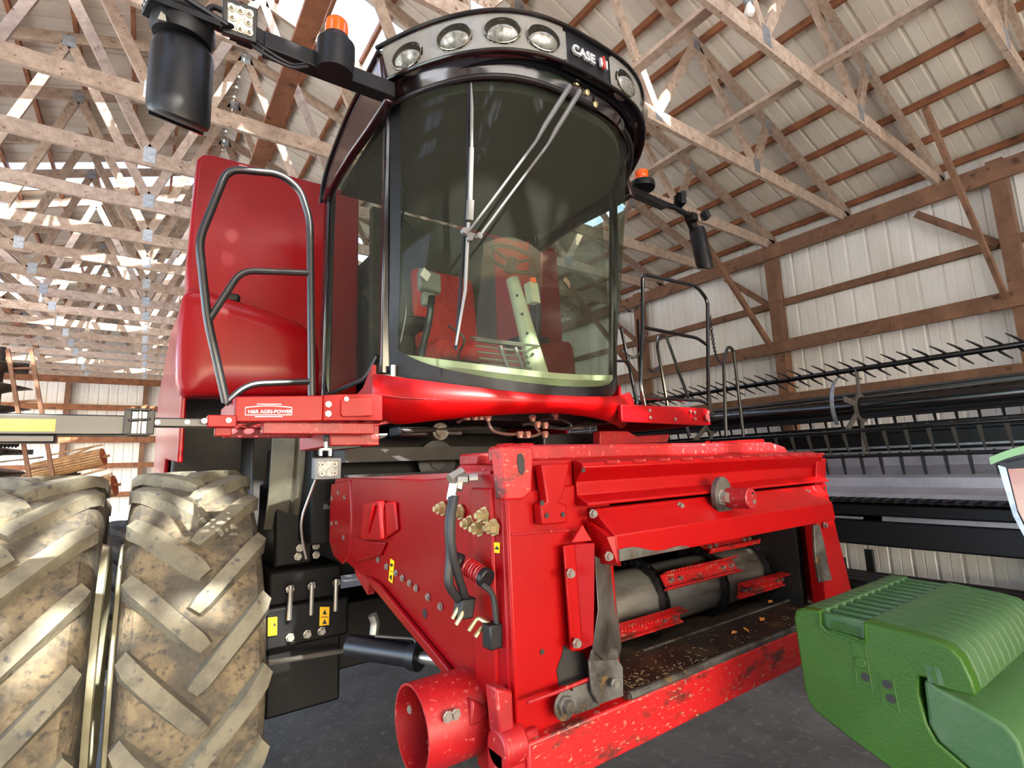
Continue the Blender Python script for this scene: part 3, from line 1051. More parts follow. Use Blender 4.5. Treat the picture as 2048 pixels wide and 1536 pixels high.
# cab interior
fc = MB()
fc.prism([(p.x, p.y + 0.02, 2.25) for p in [B(-0.98 + 1.96 * i / 24) for i in range(25)]] + [(2.42, 3.15, 2.25), (0.92, 3.15, 2.25)], (0, 0, 0.035))
fc.build('cab_floor', CREAM, cab, smooth=0)
dsh = MB()
dsh.grid(lambda u, v: (0.96 + 1.42 * u, B(-0.9 + 1.8 * u).y + 0.03 + 0.30 * v, 2.29 + 0.085 * (1 - v) ** 2 + 0.08 * (2 * u - 1) ** 2 * (1 - v)), 24, 8, (0, 0, -0.03))
dsh.build('floor_mat', CREAM, cab, smooth=50)
MB().box((0.98, 2.42, 2.28), (1.30, 2.62, 2.40)).build('side_console', CREAM, cab, bevel=0.02)
MB().box((1.15, 3.16, 2.28), (2.12, 3.22, 3.66)).build('rear_wall', mat('dark_cab_trim', rgb(62, 58, 50), 0.8, color2=rgb(44, 42, 36), scale=4), cab, bevel=0.01)
# steering column
sc = MB()
sc.tube([(1.885, 2.36, 2.28), (1.868, 2.38, 2.46), (1.845, 2.42, 2.66), (1.822, 2.46, 2.86), (1.80, 2.50, 3.05)], [0.072, 0.062, 0.052, 0.046, 0.04], 16)
sc.obox((1.872, 2.40, 2.94), (0.030, 0, 0), (0, 0.03, 0), (-0.008, 0, 0.06))
sc.build('steering_column', CREAM, cab)
kb = MB()
kb.cyl((1.868, 2.38, 3.0), (1.866, 2.38, 3.03), 0.02, 14)
kb.build('horn_button', AMBER, cab)
sb = MB()
for zz in (2.40, 2.55, 2.68, 2.80, 2.92):
    bolt(sb, (1.875 - (zz - 2.3) * 0.11 - 0.03, 2.30 + (zz - 2.3) * 0.20, zz), (-0.3, -1, 0), 0.007, 0.005)
sb.build_each('column_screw', BLACK, cab)
sw = MB()
nrm = Vector((-0.15, -0.72, 0.62)).normalized()
e1 = nrm.orthogonal().normalized()
e2 = nrm.cross(e1)
cw = Vector((1.79, 2.47, 3.17))
sw.tube([cw + 0.165 * (e1 * math.cos(2 * math.pi * i / 36) + e2 * math.sin(2 * math.pi * i / 36)) for i in range(36)], 0.014, 8, closed=True)
for a in (0.3, 2.4, 4.5):
    sw.tube([cw - nrm * 0.03, cw + 0.16 * (e1 * math.cos(a) + e2 * math.sin(a))], 0.011, 8)
sw.cyl(cw - nrm * 0.09, cw, 0.035, 16)
sw.build('steering_wheel', BLACK, cab)
# operator seat
st = MB()
st.box((1.40, 2.72, 2.58), (1.92, 3.10, 2.70)).obox((1.66, 3.12, 2.98), (0.24, 0, 0), (0, 0.05, 0), (0, 0.04, 0.30))
st.build('operator_seat', SEAT_RED, cab, bevel=0.05, seg=3)
MB().box((1.45, 2.8, 2.28), (1.88, 3.05, 2.58)).build('seat_base', BLACK, cab, bevel=0.02)
ar = MB()
ar.box((1.20, 2.70, 2.74), (1.36, 3.1, 2.80)).box((1.96, 2.70, 2.70), (2.08, 3.1, 2.76)).box((1.22, 2.9, 2.4), (1.34, 3.05, 2.74))
ar.build_each('armrest', BLACK, cab, bevel=0.02)
mo = MB()
mo.obox((1.235, 2.50, 2.93), (0.075, 0.02, 0), (0.01, 0.04, 0), (0, 0, 0.055)).box((1.20, 2.5, 2.80), (1.27, 2.55, 2.88))
mo.build('monitor', mat('grey_monitor', rgb(140, 142, 138), 0.4), cab, bevel=0.012)
MB().tube(spline([(1.25, 2.5, 2.85), (1.22, 2.48, 2.7), (1.18, 2.5, 2.5), (1.16, 2.5, 2.3)]), 0.02, 8).build('monitor_post', BLACK, cab)
cb = MB()
for pts in ([(1.0, 2.45, 3.2), (1.1, 2.5, 3.25), (1.18, 2.5, 3.1), (1.2, 2.52, 2.95)], [(1.02, 2.5, 3.6), (1.10, 2.52, 3.4), (1.05, 2.5, 3.1), (1.12, 2.55, 2.8), (1.05, 2.5, 2.5)], [(1.35, 2.5, 2.7), (1.42, 2.45, 2.62), (1.38, 2.45, 2.5), (1.45, 2.4, 2.4)]):
    cb.tube(spline(pts), 0.006, 6)
cb.build_each('cab_wiring', BLACK, cab)
tg = MB()
tg.obox((1.165, 2.40, 2.93), (0.02, 0, -0.015), (0, 0.001, 0), (0.012, 0, 0.022))
tg.build('paper_tag', WHITE, cab, smooth=0)
pd = MB()
for x in (1.56, 1.66):
    pd.tube([(x, 2.30, 2.56), (x + 0.01, 2.24, 2.42), (x + 0.03, 2.16, 2.32)], 0.010, 8)
pd.tube([(1.40, 2.34, 2.60), (1.86, 2.34, 2.60)], 0.008, 8)
for i in range(7):
    pd.tube([(1.41, 2.32 - 0.012 * i, 2.585 - 0.035 * i), (1.74, 2.32 - 0.012 * i, 2.585 - 0.035 * i)], 0.006, 6)
pd.build('pedal_linkage', ZINC, cab)

# wipers
WIPER = mat('grey_wiper_steel', rgb(112, 112, 112), 0.4, 0.3)
wa = MB()
wa.tube([Vector((1.505, 1.580, 3.628)), Vector((1.378, 1.620, 3.408)), Vector((1.354, 1.660, 3.342)), Vector((1.205, 1.740, 3.105)), Vector((1.095, 1.840, 2.920))], [0.013, 0.011, 0.007, 0.006, 0.006], 8)
wa.build('wiper_arm', WIPER, cab)
wa = MB()
wa.tube([Vector((1.567, 1.580, 3.629)), Vector((1.441, 1.620, 3.407)), Vector((1.421, 1.660, 3.349)), Vector((1.258, 1.740, 3.096)), Vector((1.157, 1.850, 2.918))], [0.013, 0.011, 0.007, 0.006, 0.006], 8)
wa.build('wiper_arm', WIPER, cab)
wb = MB()
wb.tube([(1.072, 1.740, 3.566), (1.080, 1.750, 3.458), (1.096, 1.790, 3.284)], [0.003, 0.008, 0.008], 6)
wb.bar((1.090, 1.780, 3.289), (1.105, 1.830, 3.060), 0.018, 0.012, up=(0, 1, 0))
wb.bar((1.102, 1.820, 3.066), (1.107, 1.840, 2.983), 0.026, 0.02, up=(0, 1, 0))
wb.tube([(1.101, 1.840, 2.970), (1.125, 1.920, 2.692), (1.116, 2.000, 2.458)], [0.009, 0.008, 0.005], 6)
for p in ((1.067, 1.830, 2.914), (1.139, 1.830, 2.908), (1.093, 1.830, 2.888)):
    wb.lathe([(0, 0.014), (0.02, 0.014), (0.02, 0.0001)], p, (0, -1, 0), 10)
wb.bar((1.073, 1.840, 2.919), (1.150, 1.840, 2.910), 0.02, 0.012, up=(0, 1, 0))
wb.build('wiper_blade', WIPER, cab)
rb_ = MB()
rb_.bar((1.073, 1.760, 3.570), (1.102, 1.850, 3.080), 0.006, 0.02, up=(0, 1, 0))
rb_.bar((1.102, 1.850, 3.080), (1.121, 2.010, 2.438), 0.006, 0.02, up=(0, 1, 0))
rb_.build('wiper_rubber', BLACK, cab, smooth=0)
wp = MB()
for p in ((1.619, 1.660, 3.747), (1.683, 1.660, 3.720), (1.755, 1.680, 3.696)):
    wp.lathe([(0, 0.016), (0.018, 0.014), (0.02, 0.0001)], p, (0, -1, -0.4), 12)
wp.build_each('wiper_pivot', BRASS_ZINC, cab)

# ---- plumbing under the cab ------------------------------------------------
hz = root('underfloor_plumbing', (1.6, 2.3, 2.1), parent=combine)
m_h = mat('pink_lit_hose', rgb(96, 72, 66), 0.6)  # lit pinkish tone put into the hose colour
for i, pts in enumerate(([(1.399, 2.200, 2.151), (1.426, 2.200, 2.096), (1.501, 2.200, 2.076), (1.596, 2.200, 2.076)], [(1.614, 2.200, 2.123), (1.664, 2.200, 2.129), (1.798, 2.200, 2.112), (1.923, 2.200, 2.105), (1.944, 2.200, 2.134), (1.837, 2.200, 2.165), (1.732, 2.200, 2.152)], [(1.704, 2.250, 2.178), (1.703, 2.200, 2.111), (1.721, 2.200, 2.077), (1.627, 2.200, 2.061), (1.564, 2.200, 2.076)], [(1.805, 2.250, 2.130), (1.992, 2.300, 2.119), (2.193, 2.300, 2.170)], [(1.283, 2.300, 2.140), (1.327, 2.300, 2.158), (1.416, 2.300, 2.160)], [(1.019, 2.400, 2.103), (1.476, 2.400, 2.122), (1.606, 2.400, 2.118)])):
    MB().tube(spline(pts), 0.008 if i != 5 else 0.012, 8).build('hose', m_h if i % 2 == 0 else RUBBER, hz)
ft = MB()
for p in ((1.581, 2.180, 2.075), (1.629, 2.180, 2.075), (1.698, 2.180, 2.128), (1.749, 2.180, 2.124), (1.746, 2.180, 2.076), (1.389, 2.180, 2.159), (1.682, 2.200, 2.164), (1.838, 2.200, 2.176), (1.284, 2.200, 2.163), (1.326, 2.200, 2.164), (1.361, 2.200, 2.165)):
    p = Vector(p)
    ft.cyl(p - Vector((0.014, 0, 0)), p + Vector((0.014, 0, 0.004)), 0.013, 8)
    ft.box(p - Vector((0.009, 0.01, 0.02)), p + Vector((0.009, 0.01, 0.004)))
ft.build_each('fitting', mat('pink_lit_fittings', rgb(196, 150, 138), 0.35, 0.5), hz)  # pink tint of the light under the fairing put into the colour
vbx = MB()
vbx.box((1.040, 2.450, 2.136), (1.401, 2.600, 2.081))
vbx.build('valve_block', BLACK_METAL, hz, bevel=0.01)
pl_ = MB()
pl_.lathe([(0, 0.045), (0.02, 0.045), (0.02, 0.03), (0.03, 0.03), (0.03, 0.0001)], (1.241, 2.420, 2.103), (0, -1, 0), 20)
pl_.build('pulley', WORN_STEEL, hz)
fpn = MB()
fpn.box((0.80, 2.55, 1.96), (2.55, 2.75, 2.03)).box((0.95, 2.35, 2.16), (2.4, 2.9, 2.22))
fpn.build_each('cab_subframe', DARK, hz)
pn = MB()
pn.lathe([(0, 0.12), (0.01, 0.12), (0.01, 0.10), (0.012, 0.05), (0.02, 0.05), (0.02, 0.0001)], (1.406, 2.780, 1.958), (0, -1, 0), 28)
pn.build('idler_wheel', BLACK_METAL, combine)
rp_ = MB()
rp_.box((1.95, 2.45, 2.0), (2.4, 2.7, 2.1)).box((2.45, 2.4, 2.0), (2.9, 2.5, 2.06))
rp_.build_each('rotor_mount', BLACK_METAL, combine, bevel=0.01)
MB().prism([(2.173, 2.200, 2.096), (2.404, 2.200, 2.098), (2.490, 2.200, 2.067), (2.803, 2.200, 2.081), (2.771, 2.200, 2.026), (2.166, 2.200, 2.015)], (0, 0.06, 0)).build('step_bracket', RED_DUSTY, combine, bevel=0.006)

# ---- platforms and rails -----------------------------------------------------
def perforated(mb, x0, x1, y0, y1, z, pitch=0.062, r=0.021, th=0.006, N=12):
    nx, ny = max(1, int((x1 - x0) / pitch)), max(1, int((y1 - y0) / pitch))
    px, py = (x1 - x0) / nx, (y1 - y0) / ny
    for i in range(nx):
        for j in range(ny):
            cx, cy = x0 + (i + 0.5) * px, y0 + (j + 0.5) * py
            for zz in (z, z + th):
                inner, outer = [], []
                for k in range(N):
                    a = 2 * math.pi * k / N
                    c, s = math.cos(a), math.sin(a)
                    inner.append((cx + r * c, cy + r * s, zz))
                    m = max(abs(c), abs(s))
                    outer.append((cx + px / 2 * c / m, cy + py / 2 * s / m, zz))
                mb.add(inner + outer, [(k, (k + 1) % N, N + (k + 1) % N, N + k) for k in range(N)])
            mb.lathe([(0, r), (th, r)], (cx, cy, z), (0, 0, 1), N)


pf = root('platform', (0.5, 2.2, 2.15), parent=combine)
m = MB()
m.prism([(0.247, 1.99, 2.186), (0.247, 1.99, 2.098), (0.53, 1.955, 2.103), (0.53, 1.955, 2.198)], (0, 0.02, 0))
m.prism([(0.53, 1.955, 2.103), (0.53, 1.955, 2.20), (0.725, 1.94, 2.212), (0.76, 1.96, 2.21), (0.76, 1.96, 2.108), (0.725, 1.94, 2.108)], (0, 0.02, 0))
m.box((0.247, 1.99, 2.098), (0.262, 2.40, 2.186))
m.build('front_plate', RED, pf, bevel=0.004)
m = MB()
m.prism([(0.60, 1.945, 2.19), (0.71, 1.937, 2.198), (0.715, 1.937, 2.125), (0.60, 1.945, 2.12), (0.592, 1.945, 2.13), (0.592, 1.945, 2.18)], (0, 0.004, 0))
m.build('access_cover', RED, pf, bevel=0.002)
m = MB()
perforated(m, 0.26, 0.82, 1.99, 2.42, 2.105)
m.build('deck', RED_DUSTY, pf, smooth=0)
m = MB()
m.box((0.34, 2.02, 2.06), (0.75, 2.05, 2.105)).box((0.6, 2.1, 2.02), (0.8, 2.6, 2.1)).box((0.26, 2.4, 2.07), (0.84, 2.43, 2.12))
m.build('deck_bracket', RED_DUSTY, pf, bevel=0.004)
m = MB()
for z in (2.165, 2.13):
    bolt(m, (0.548, 1.952, z), (0, -1, 0), 0.009, 0.006)
bolt(m, (0.61, 1.94, 2.186), (0, -1, 0), 0.007, 0.005)
bolt(m, (0.155, 1.955, 2.097), (0, -1, 0), 0.007, 0.006)
bolt(m, (0.225, 1.955, 2.10), (0, -1, 0), 0.007, 0.006)
m.build_each('plate_bolt', ZINC, pf)
m = MB()
m.box((0.165, 1.96, 2.078), (0.25, 2.03, 2.118)).box((0.19, 1.99, 2.05), (0.24, 2.02, 2.08))
m.build('arm_bracket', RED, pf, bevel=0.003)
# dealer decal
ux = (Vector((0.53, 1.955, 2.103)) - Vector((0.247, 1.99, 2.098))).normalized()
uz = ux.cross(Vector((0, -1, 0))).cross(ux).normalized() if False else Vector((0, 0, 1))
nd = Vector((ux.y, -ux.x, 0))
nd = nd if nd.y < 0 else -nd
o = Vector((0.286, 1.985, 2.128)) + nd * 0.0015
text_mesh('H&R AGRI-POWER', 0.0170, 0.0005, o, ux, (0, 0, 1), 'dealer_decal', WHITE, pf, bold=0.0003)
m = MB()
W_ = 0.130


def dec(x0, z0, x1, z1, lift=0.0):
    p = Vector((0.278, 1.986, 2.112)) + nd * 0.001
    a, b = p + ux * x0 + Vector((0, 0, z0)), p + ux * x1 + Vector((0, 0, z1))
    m.bar(a, b, 0.0012, 0.0028)


for k in range(8):
    x0, x1 = 0.148 * k / 8, 0.148 * (k + 1) / 8
    arch = lambda x: 0.036 + 0.006 * math.sin(math.pi * x / 0.148)
    dec(x0, arch(x0), x1, arch(x1))
dec(0, 0.010, 0, 0.036)
dec(0.148, 0.010, 0.148, 0.036)
dec(0, 0.010, 0.148, 0.010)
dec(0.03, 0.004, 0.118, 0.004)
dec(0.035, 0.048, 0.113, 0.048)
m.build('dealer_decal', WHITE, pf, smooth=0)
# hand rail
m = MB()
yr = 2.10
rail = fillet([(0.526, 2.100, 2.202), (0.503, 2.100, 2.941), (0.461, 2.100, 3.065), (0.383, 2.100, 3.109), (0.198, 2.100, 3.070), (0.119, 2.100, 2.766), (0.160, 2.100, 2.472), (0.231, 2.100, 2.177)], 0.05, 6)
m.tube(rail, 0.0145, 12)
m.tube(fillet([(0.508, 2.100, 2.714), (0.259, 2.100, 2.677), (0.164, 2.100, 2.473)], 0.05), 0.0125, 10)
m.tube(fillet([(0.519, 2.100, 2.271), (0.297, 2.100, 2.248), (0.228, 2.100, 2.172)], 0.05), 0.0125, 10)
m.build('handrail', BLACK_METAL, pf)

# warning light arm pointing outwards
ma = root('marker_arm', (-0.4, 2.0, 2.08), parent=combine)
m = MB()
m.box((-0.02, 1.985, 2.078), (0.20, 2.02, 2.108))
m.box((-1.35, 1.975, 2.052), (0.0, 2.065, 2.112))
m.box((-1.35, 1.975, 2.030), (-0.21, 2.04, 2.052))
m.build('arm', BLACK_METAL, ma, bevel=0.004)
m = MB()
m.box((-1.35, 1.9725, 2.062), (-0.212, 1.976, 2.096))
m.build('reflective_strip', YELLOW, ma, smooth=0)
m = MB()
fx0, fx1, fz0, fz1 = -0.045, 0.012, 2.052, 2.128
for a, b in (((fx0, fz0), (fx1, fz0)), ((fx1, fz0), (fx1, fz1)), ((fx1, fz1), (fx0, fz1)), ((fx0, fz1), (fx0, fz0)), ((fx0, 2.095), (fx1, 2.100))):
    m.bar((a[0], 1.955, a[1]), (b[0], 1.955, b[1]), 0.02, 0.007, up=(0, 1, 0) if False else (0, 0, 1))
m.box((fx0 + 0.004, 1.955, fz1 - 0.004), (fx1 - 0.004, 2.01, fz1 + 0.004)).box((fx0 + 0.004, 1.955, fz0 - 0.004), (fx1 - 0.004, 2.01, fz0 + 0.004))
m.build('lamp_guard', BLACK, ma, bevel=0.002)
m = MB()
m.cyl((-0.016, 1.965, 2.056), (-0.016, 1.965, 2.124), 0.007, 10)
m.build('hinge_pin', ZINC, ma)
m = MB()
m.box((fx0 + 0.006, 1.962, fz0 + 0.004), (fx1 - 0.006, 1.968, fz1 - 0.004))
m.build('lamp_lens', CLEAR_GLASS, ma, smooth=0)
m = MB()
bolt(m, (0.03, 1.985, 2.093), (0, -1, 0), 0.006, 0.005)
bolt(m, (0.11, 1.985, 2.095), (0, -1, 0), 0.006, 0.005)
m.build_each('arm_bolt', ZINC, ma)

# right platform
pr_ = root('platform', (2.6, 2.2, 2.15), parent=combine)
m = MB()
m.prism([(2.10, 1.955, 2.128), (2.10, 1.955, 2.222), (2.85, 1.955, 2.226), (2.94, 1.99, 2.218), (2.945, 1.99, 2.125), (2.85, 1.955, 2.118)], (0, 0.03, 0))
m.box((2.93, 1.99, 2.125), (2.945, 3.0, 2.218))
m.build('front_plate', RED_BODY, pr_, bevel=0.006)
m = MB()
m.box((2.1, 1.98, 2.20), (2.93, 3.1, 2.215))
m.build('deck', RED_DUSTY, pr_)
m = MB()
for x, z in ((2.33, 2.195), (2.33, 2.155), (2.55, 2.15), (2.70, 2.20), (2.74, 2.195), (2.74, 2.155), (2.9, 2.20), (2.9, 2.15)):
    bolt(m, (x, 1.955 if x < 2.86 else 1.972, z), (0, -1, 0), 0.008, 0.006)
m.build_each('plate_bolt', ZINC, pr_)
m = MB()
m.lathe([(0, 0.022), (0.002, 0.022), (0.002, 0.0001)], (2.87, 1.960, 2.17), (0, -1, 0), 20)
m.build('dealer_decal', mat('faded_decal', rgb(140, 60, 62), 0.5), pr_)
m = MB()
m.tube(fillet([(2.463, 2.100, 2.241), (2.437, 2.100, 2.368), (2.505, 2.100, 2.783), (2.534, 2.100, 3.089), (3.094, 2.100, 3.106), (3.208, 2.100, 3.022), (3.101, 2.100, 2.264)], 0.05, 6), 0.0125, 10)
m.tube(fillet([(2.509, 2.100, 2.735), (3.049, 2.100, 2.728), (3.167, 2.100, 2.685)], 0.04), 0.0115, 10)
m.tube([(2.442, 2.100, 2.292), (3.013, 2.100, 2.297), (3.103, 2.100, 2.277)], 0.0115, 10)
m.tube([(2.810, 2.400, 2.899), (2.673, 2.300, 2.311)], 0.011, 8)
m.tube([(3.233, 2.500, 2.854), (3.309, 2.400, 2.350)], 0.0115, 8)
m.tube(fillet([(3.182, 2.500, 2.311), (3.119, 2.500, 2.771), (3.276, 2.600, 2.881), (3.350, 2.600, 2.890)], 0.05), 0.0115, 8)
m.tube([(2.740, 2.500, 2.860), (2.735, 2.400, 2.298)], 0.0115, 8)
m.tube([(2.631, 2.500, 2.607), (2.732, 2.450, 2.606)], 0.01, 8)
m.build('handrail', BLACK_GLOSS, pr_)
m = MB()
m.tube(fillet([(3.658, 2.350, 2.079), (3.726, 2.350, 2.681), (3.808, 2.350, 2.803), (3.881, 2.350, 2.777), (3.896, 2.350, 2.079)], 0.06, 6), 0.0125, 10)
m.build('ladder_handle', BLACK_METAL, pr_)


def chain(name, pts, parent, link=0.030, r=0.0035, m=None):
    pts = spline(pts, 10)
    L = [0.0]
    for a, b in zip(pts, pts[1:]):
        L.append(L[-1] + (b - a).length)
    n = max(2, int(L[-1] / (link * 0.78)))
    mb = MB()
    for i in range(n):
        d = L[-1] * (i + 0.5) / n
        k = max(j for j in range(len(L)) if L[j] <= d)
        k = min(k, len(pts) - 2)
        f = (d - L[k]) / max(1e-6, L[k + 1] - L[k])
        c = pts[k].lerp(pts[k + 1], f)
        t = (pts[k + 1] - pts[k]).normalized()
        a = t.cross(Vector((0, 1, 0)) if i % 2 else Vector((0.7, 0.1, 0.7))).normalized()
        mb.tube([c + t * link * 0.5 * math.cos(2 * math.pi * j / 10) + a * link * 0.3 * math.sin(2 * math.pi * j / 10) for j in range(10)], r, 5, closed=True)
    return mb.build(name, m or BLACK_METAL, parent)


chain('safety_chain', [(2.439, 2.200, 2.891), (2.515, 2.200, 2.869), (2.548, 2.150, 2.907), (2.530, 2.100, 2.966)], pr_)
chain('safety_chain', [(2.401, 2.200, 2.602), (2.492, 2.200, 2.562), (2.533, 2.150, 2.598), (2.517, 2.100, 2.682)], pr_)
chain('safety_chain', [(2.586, 2.150, 2.487), (2.693, 2.200, 2.484), (2.996, 2.400, 2.576)], pr_)
chain('safety_chain', [(3.214, 2.100, 2.914), (3.297, 2.150, 2.789), (3.477, 2.250, 2.679), (3.693, 2.350, 2.646)], pr_)

# ---- mirrors, beacons, arm lights -----------------------------------------------
mr = root('mirror_arm', (0.5, 2.1, 3.6), parent=combine)
m = MB()
m.bar((0.86, 2.10, 3.66), (0.30, 2.10, 3.655), 0.07, 0.075, up=(0, 0, 1))
m.bar((0.32, 2.10, 3.655), (0.245, 2.10, 3.68), 0.06, 0.06)
m.obox((0.235, 2.08, 3.66), (0.03, 0, 0), (0, 0.03, 0), (0, 0, 0.045))
m.tube([(0.25, 2.09, 3.655), (0.15, 2.09, 3.645), (0.02, 2.09, 3.655)], 0.018, 10)
m.tube(fillet([(0.22, 2.10, 3.72), (0.12, 2.10, 3.735), (0.10, 2.10, 3.70)], 0.04), 0.012, 8)
m.build('arm', BLACK, mr, bevel=0.006)
m = MB()
m.tube(spline([(0.24, 2.06, 3.62), (0.30, 2.05, 3.575), (0.40, 2.05, 3.56), (0.47, 2.06, 3.60)]), 0.007, 8)
m.tube(spline([(0.25, 2.05, 3.62), (0.31, 2.04, 3.585), (0.40, 2.045, 3.57), (0.46, 2.06, 3.61)]), 0.005, 8)
m.build('cable', RUBBER, mr)
m = MB()
m.lathe([(0, 0.0001), (0, 0.075), (0.07, 0.08), (0.13, 0.078), (0.145, 0.06), (0.165, 0.052), (0.165, 0.0001)], (0.575, 2.04, 3.60), (0.0, -0.1, 1), 28)
m.build('beacon_base', BLACK, mr)
m = MB()
m.lathe([(0, 0.048), (0.05, 0.047), (0.056, 0.042), (0.065, 0.044), (0.075, 0.036), (0.08, 0.02), (0.081, 0.0001)], (0.575, 2.026, 3.765), (0.0, -0.1, 1), 28)
m.build('beacon_lens', AMBER, mr)


def led_light(name, c, n, up, w, h, d, parent, m_body, rows):
    """Square LED work light: housing, bezel and lens cells."""
    c, n = Vector(c), Vector(n).normalized()
    t = Vector(up).cross(n).normalized()
    u = n.cross(t)
    mb = MB()
    mb.obox(c, t * w / 2, u * h / 2, n * d / 2)
    for k in range(5):
        mb.obox(c - n * (d * 0.5 + 0.012), t * (w * 0.42 - 0), u * 0.003 + u * 0, n * 0.012)
        mb.v[-8:] = [p + u * (k - 2) * h * 0.18 for p in mb.v[-8:]]
    mb.build(name, m_body, parent, bevel=min(w, h) * 0.10, seg=3)
    ln = MB()
    ln.obox(c + n * (d / 2 + 0.001), t * w * 0.38, u * h * 0.38, n * 0.003)
    ln.build('light_lens', LAMP_FACE, parent, bevel=0.004)
    ce = MB()
    for i, (a, b) in enumerate(rows):
        ce.lathe([(0, h * 0.125), (0.004, h * 0.115), (0.004, h * 0.05), (0.001, 0.0001)], c + n * (d / 2 + 0.004) + t * a * w * 0.26 + u * b * h * 0.26, n, 14)
    ce.build_each('light_cell', LAMP_BOWL, parent)


CELLS = [(-1, 1), (0, 1), (1, 1), (-0.9, 0), (0.9, 0), (-1, -1), (0, -1), (1, -1)]
led_light('work_light', Vector((0.207, 2.030, 3.653)), (0.0, -1, -0.42), (-0.06, 0, 1), 0.118, 0.122, 0.045, mr, BLACK, CELLS)
m = MB()
m.obox((0.215, 2.06, 3.635), (0.035, 0, 0), (0, 0.02, 0), (0, 0, 0.035))
bolt(m, (0.215, 2.038, 3.635), (0, -1, 0), 0.010, 0.008)
m.build('light_bracket', BLACK, mr)
led_light('work_light', Vector((-0.059, 2.060, 3.634)), (-0.85, -0.2, 0.1), (0, 0, 1), 0.10, 0.11, 0.05, mr, BLACK, CELLS)
m = MB()
m.prism([(-0.049, 2.000, 3.509), (-0.041, 2.000, 3.545), (-0.027, 2.000, 3.536), (-0.023, 2.000, 3.514)], (0, 0.01, 0))
m.build('light_bracket', ZINC, mr)


def mirror_housing(name, c, w, h, d, parent, yaw=0.0, tilt=0.0, lower=0.06, dome=False):
    """Rounded mirror shell (bulging side forwards) with a mirror glass at the back."""
    c = Vector(c)
    M3 = Matrix.Rotation(yaw, 3, 'Z') @ Matrix.Rotation(tilt, 3, 'Y')
    N = 16
    rows = []
    zs = [-0.5, -0.5, -0.47, -0.40, 0.40, 0.47, 0.5, 0.5]
    sc_ = [0.0, 0.80, 0.95, 1.0, 1.0, 0.95, 0.86, 0.0]
    vs, fs = [], []
    for z, s in zip(zs, sc_):
        for j in range(N):
            a = math.pi + math.pi * j / (N - 1)
            x = 0.5 * w * math.cos(a) * s
            y = d * (abs(math.sin(a)) ** 0.8) * -1 * s
            zz = z * h - (lower * (y / d) * -1 * (1 if z < -0.39 else 0)) * (-1)
            if z < -0.39:
                zz = z * h + lower * (abs(y) / d) * -1 + lower * 0.5
            vs.append(c + M3 @ Vector((x, y, zz)))
    for r_ in range(len(zs) - 1):
        for j in range(N):
            fs.append((r_ * N + j, r_ * N + (j + 1) % N, (r_ + 1) * N + (j + 1) % N, (r_ + 1) * N + j))
    mb = MB()
    mb.add(vs, fs)
    mb.build(name, BLACK, parent, smooth=50)
    gl = MB()
    gl.obox(c + M3 @ Vector((0, 0.004, 0)), M3 @ Vector((w * 0.44, 0, 0)), M3 @ Vector((0, 0.003, 0)), M3 @ Vector((0, 0, h * 0.44)))
    gl.build('mirror_glass', mat('mirror_glass', rgb(210, 214, 216), 0.05, 1.0) if 'mirror_glass' not in MATS else MATS['mirror_glass'], parent, smooth=0)


mirror_housing('mirror', (0.030, 2.14, 3.36), 0.205, 0.325, 0.12, mr, yaw=0.25, lower=0.055)
m = MB()
m.lathe([(-0.045, 0.0001), (-0.045, 0.095), (-0.02, 0.106), (0.02, 0.104), (0.055, 0.085), (0.078, 0.05), (0.086, 0.0001)], (0.030, 2.09, 3.575), (0.05, -0.12, 1), 32)
m.box((-0.07, 1.985, 3.565), (0.14, 2.0, 3.59))
m.build('wide_angle_mirror', BLACK, mr, smooth=50)
m = MB()
m.tube([(-0.075, 1.98, 3.655), (0.02, 1.98, 3.62), (0.16, 2.0, 3.595), (0.22, 2.06, 3.64)], 0.011, 8)
m.build('mirror_bracket', BLACK, mr)

m2 = root('mirror_arm', (2.9, 2.3, 3.8), parent=combine)
m = MB()
m.bar((2.473, 2.200, 3.722), (3.078, 2.300, 3.789), 0.06, 0.05)
m.tube([(3.062, 2.300, 3.801), (3.209, 2.300, 3.813), (3.493, 2.320, 3.792)], 0.022, 10)
m.obox(Vector((3.420, 2.300, 3.785)), (0.035, 0, 0), (0, 0.03, 0), (0, 0, 0.03))
m.build('arm', BLACK, m2, bevel=0.006)
m = MB()
p = Vector((2.774, 2.240, 3.808))
m.lathe([(0, 0.0001), (0, 0.085), (0.02, 0.09), (0.045, 0.085), (0.05, 0.06), (0.05, 0.0001)], p, (0, 0, 1), 28)
m.build('beacon_base', BLACK, m2)
m = MB()
m.lathe([(0, 0.052), (0.035, 0.05), (0.04, 0.044), (0.048, 0.048), (0.085, 0.046), (0.095, 0.03), (0.096, 0.0001)], p + Vector((0, 0, 0.045)), (0, 0, 1), 28)
m.build('beacon_lens', AMBER, m2)
led_light('work_light', Vector((3.264, 2.280, 3.880)), (0.9, -0.45, -0.1), (0, 0, 1), 0.10, 0.10, 0.04, m2, BLACK, [(-1, 1), (1, 1), (-1, -1), (1, -1)])
led_light('work_light', Vector((3.668, 2.340, 3.888)), (0.75, -0.5, 0.3), (0, 0, 1), 0.07, 0.07, 0.035, m2, BLACK, [(-1, 1), (1, 1), (-1, -1), (1, -1)])
mirror_housing('mirror', Vector((3.569, 2.360, 3.571)), 0.125, 0.345, 0.09, m2, yaw=-0.5, tilt=-0.12, lower=0.05)
m = MB()
m.bar((3.400, 2.340, 3.840), (3.512, 2.360, 3.719), 0.05, 0.05)
m.build('mirror_bracket', BLACK, m2, bevel=0.01)

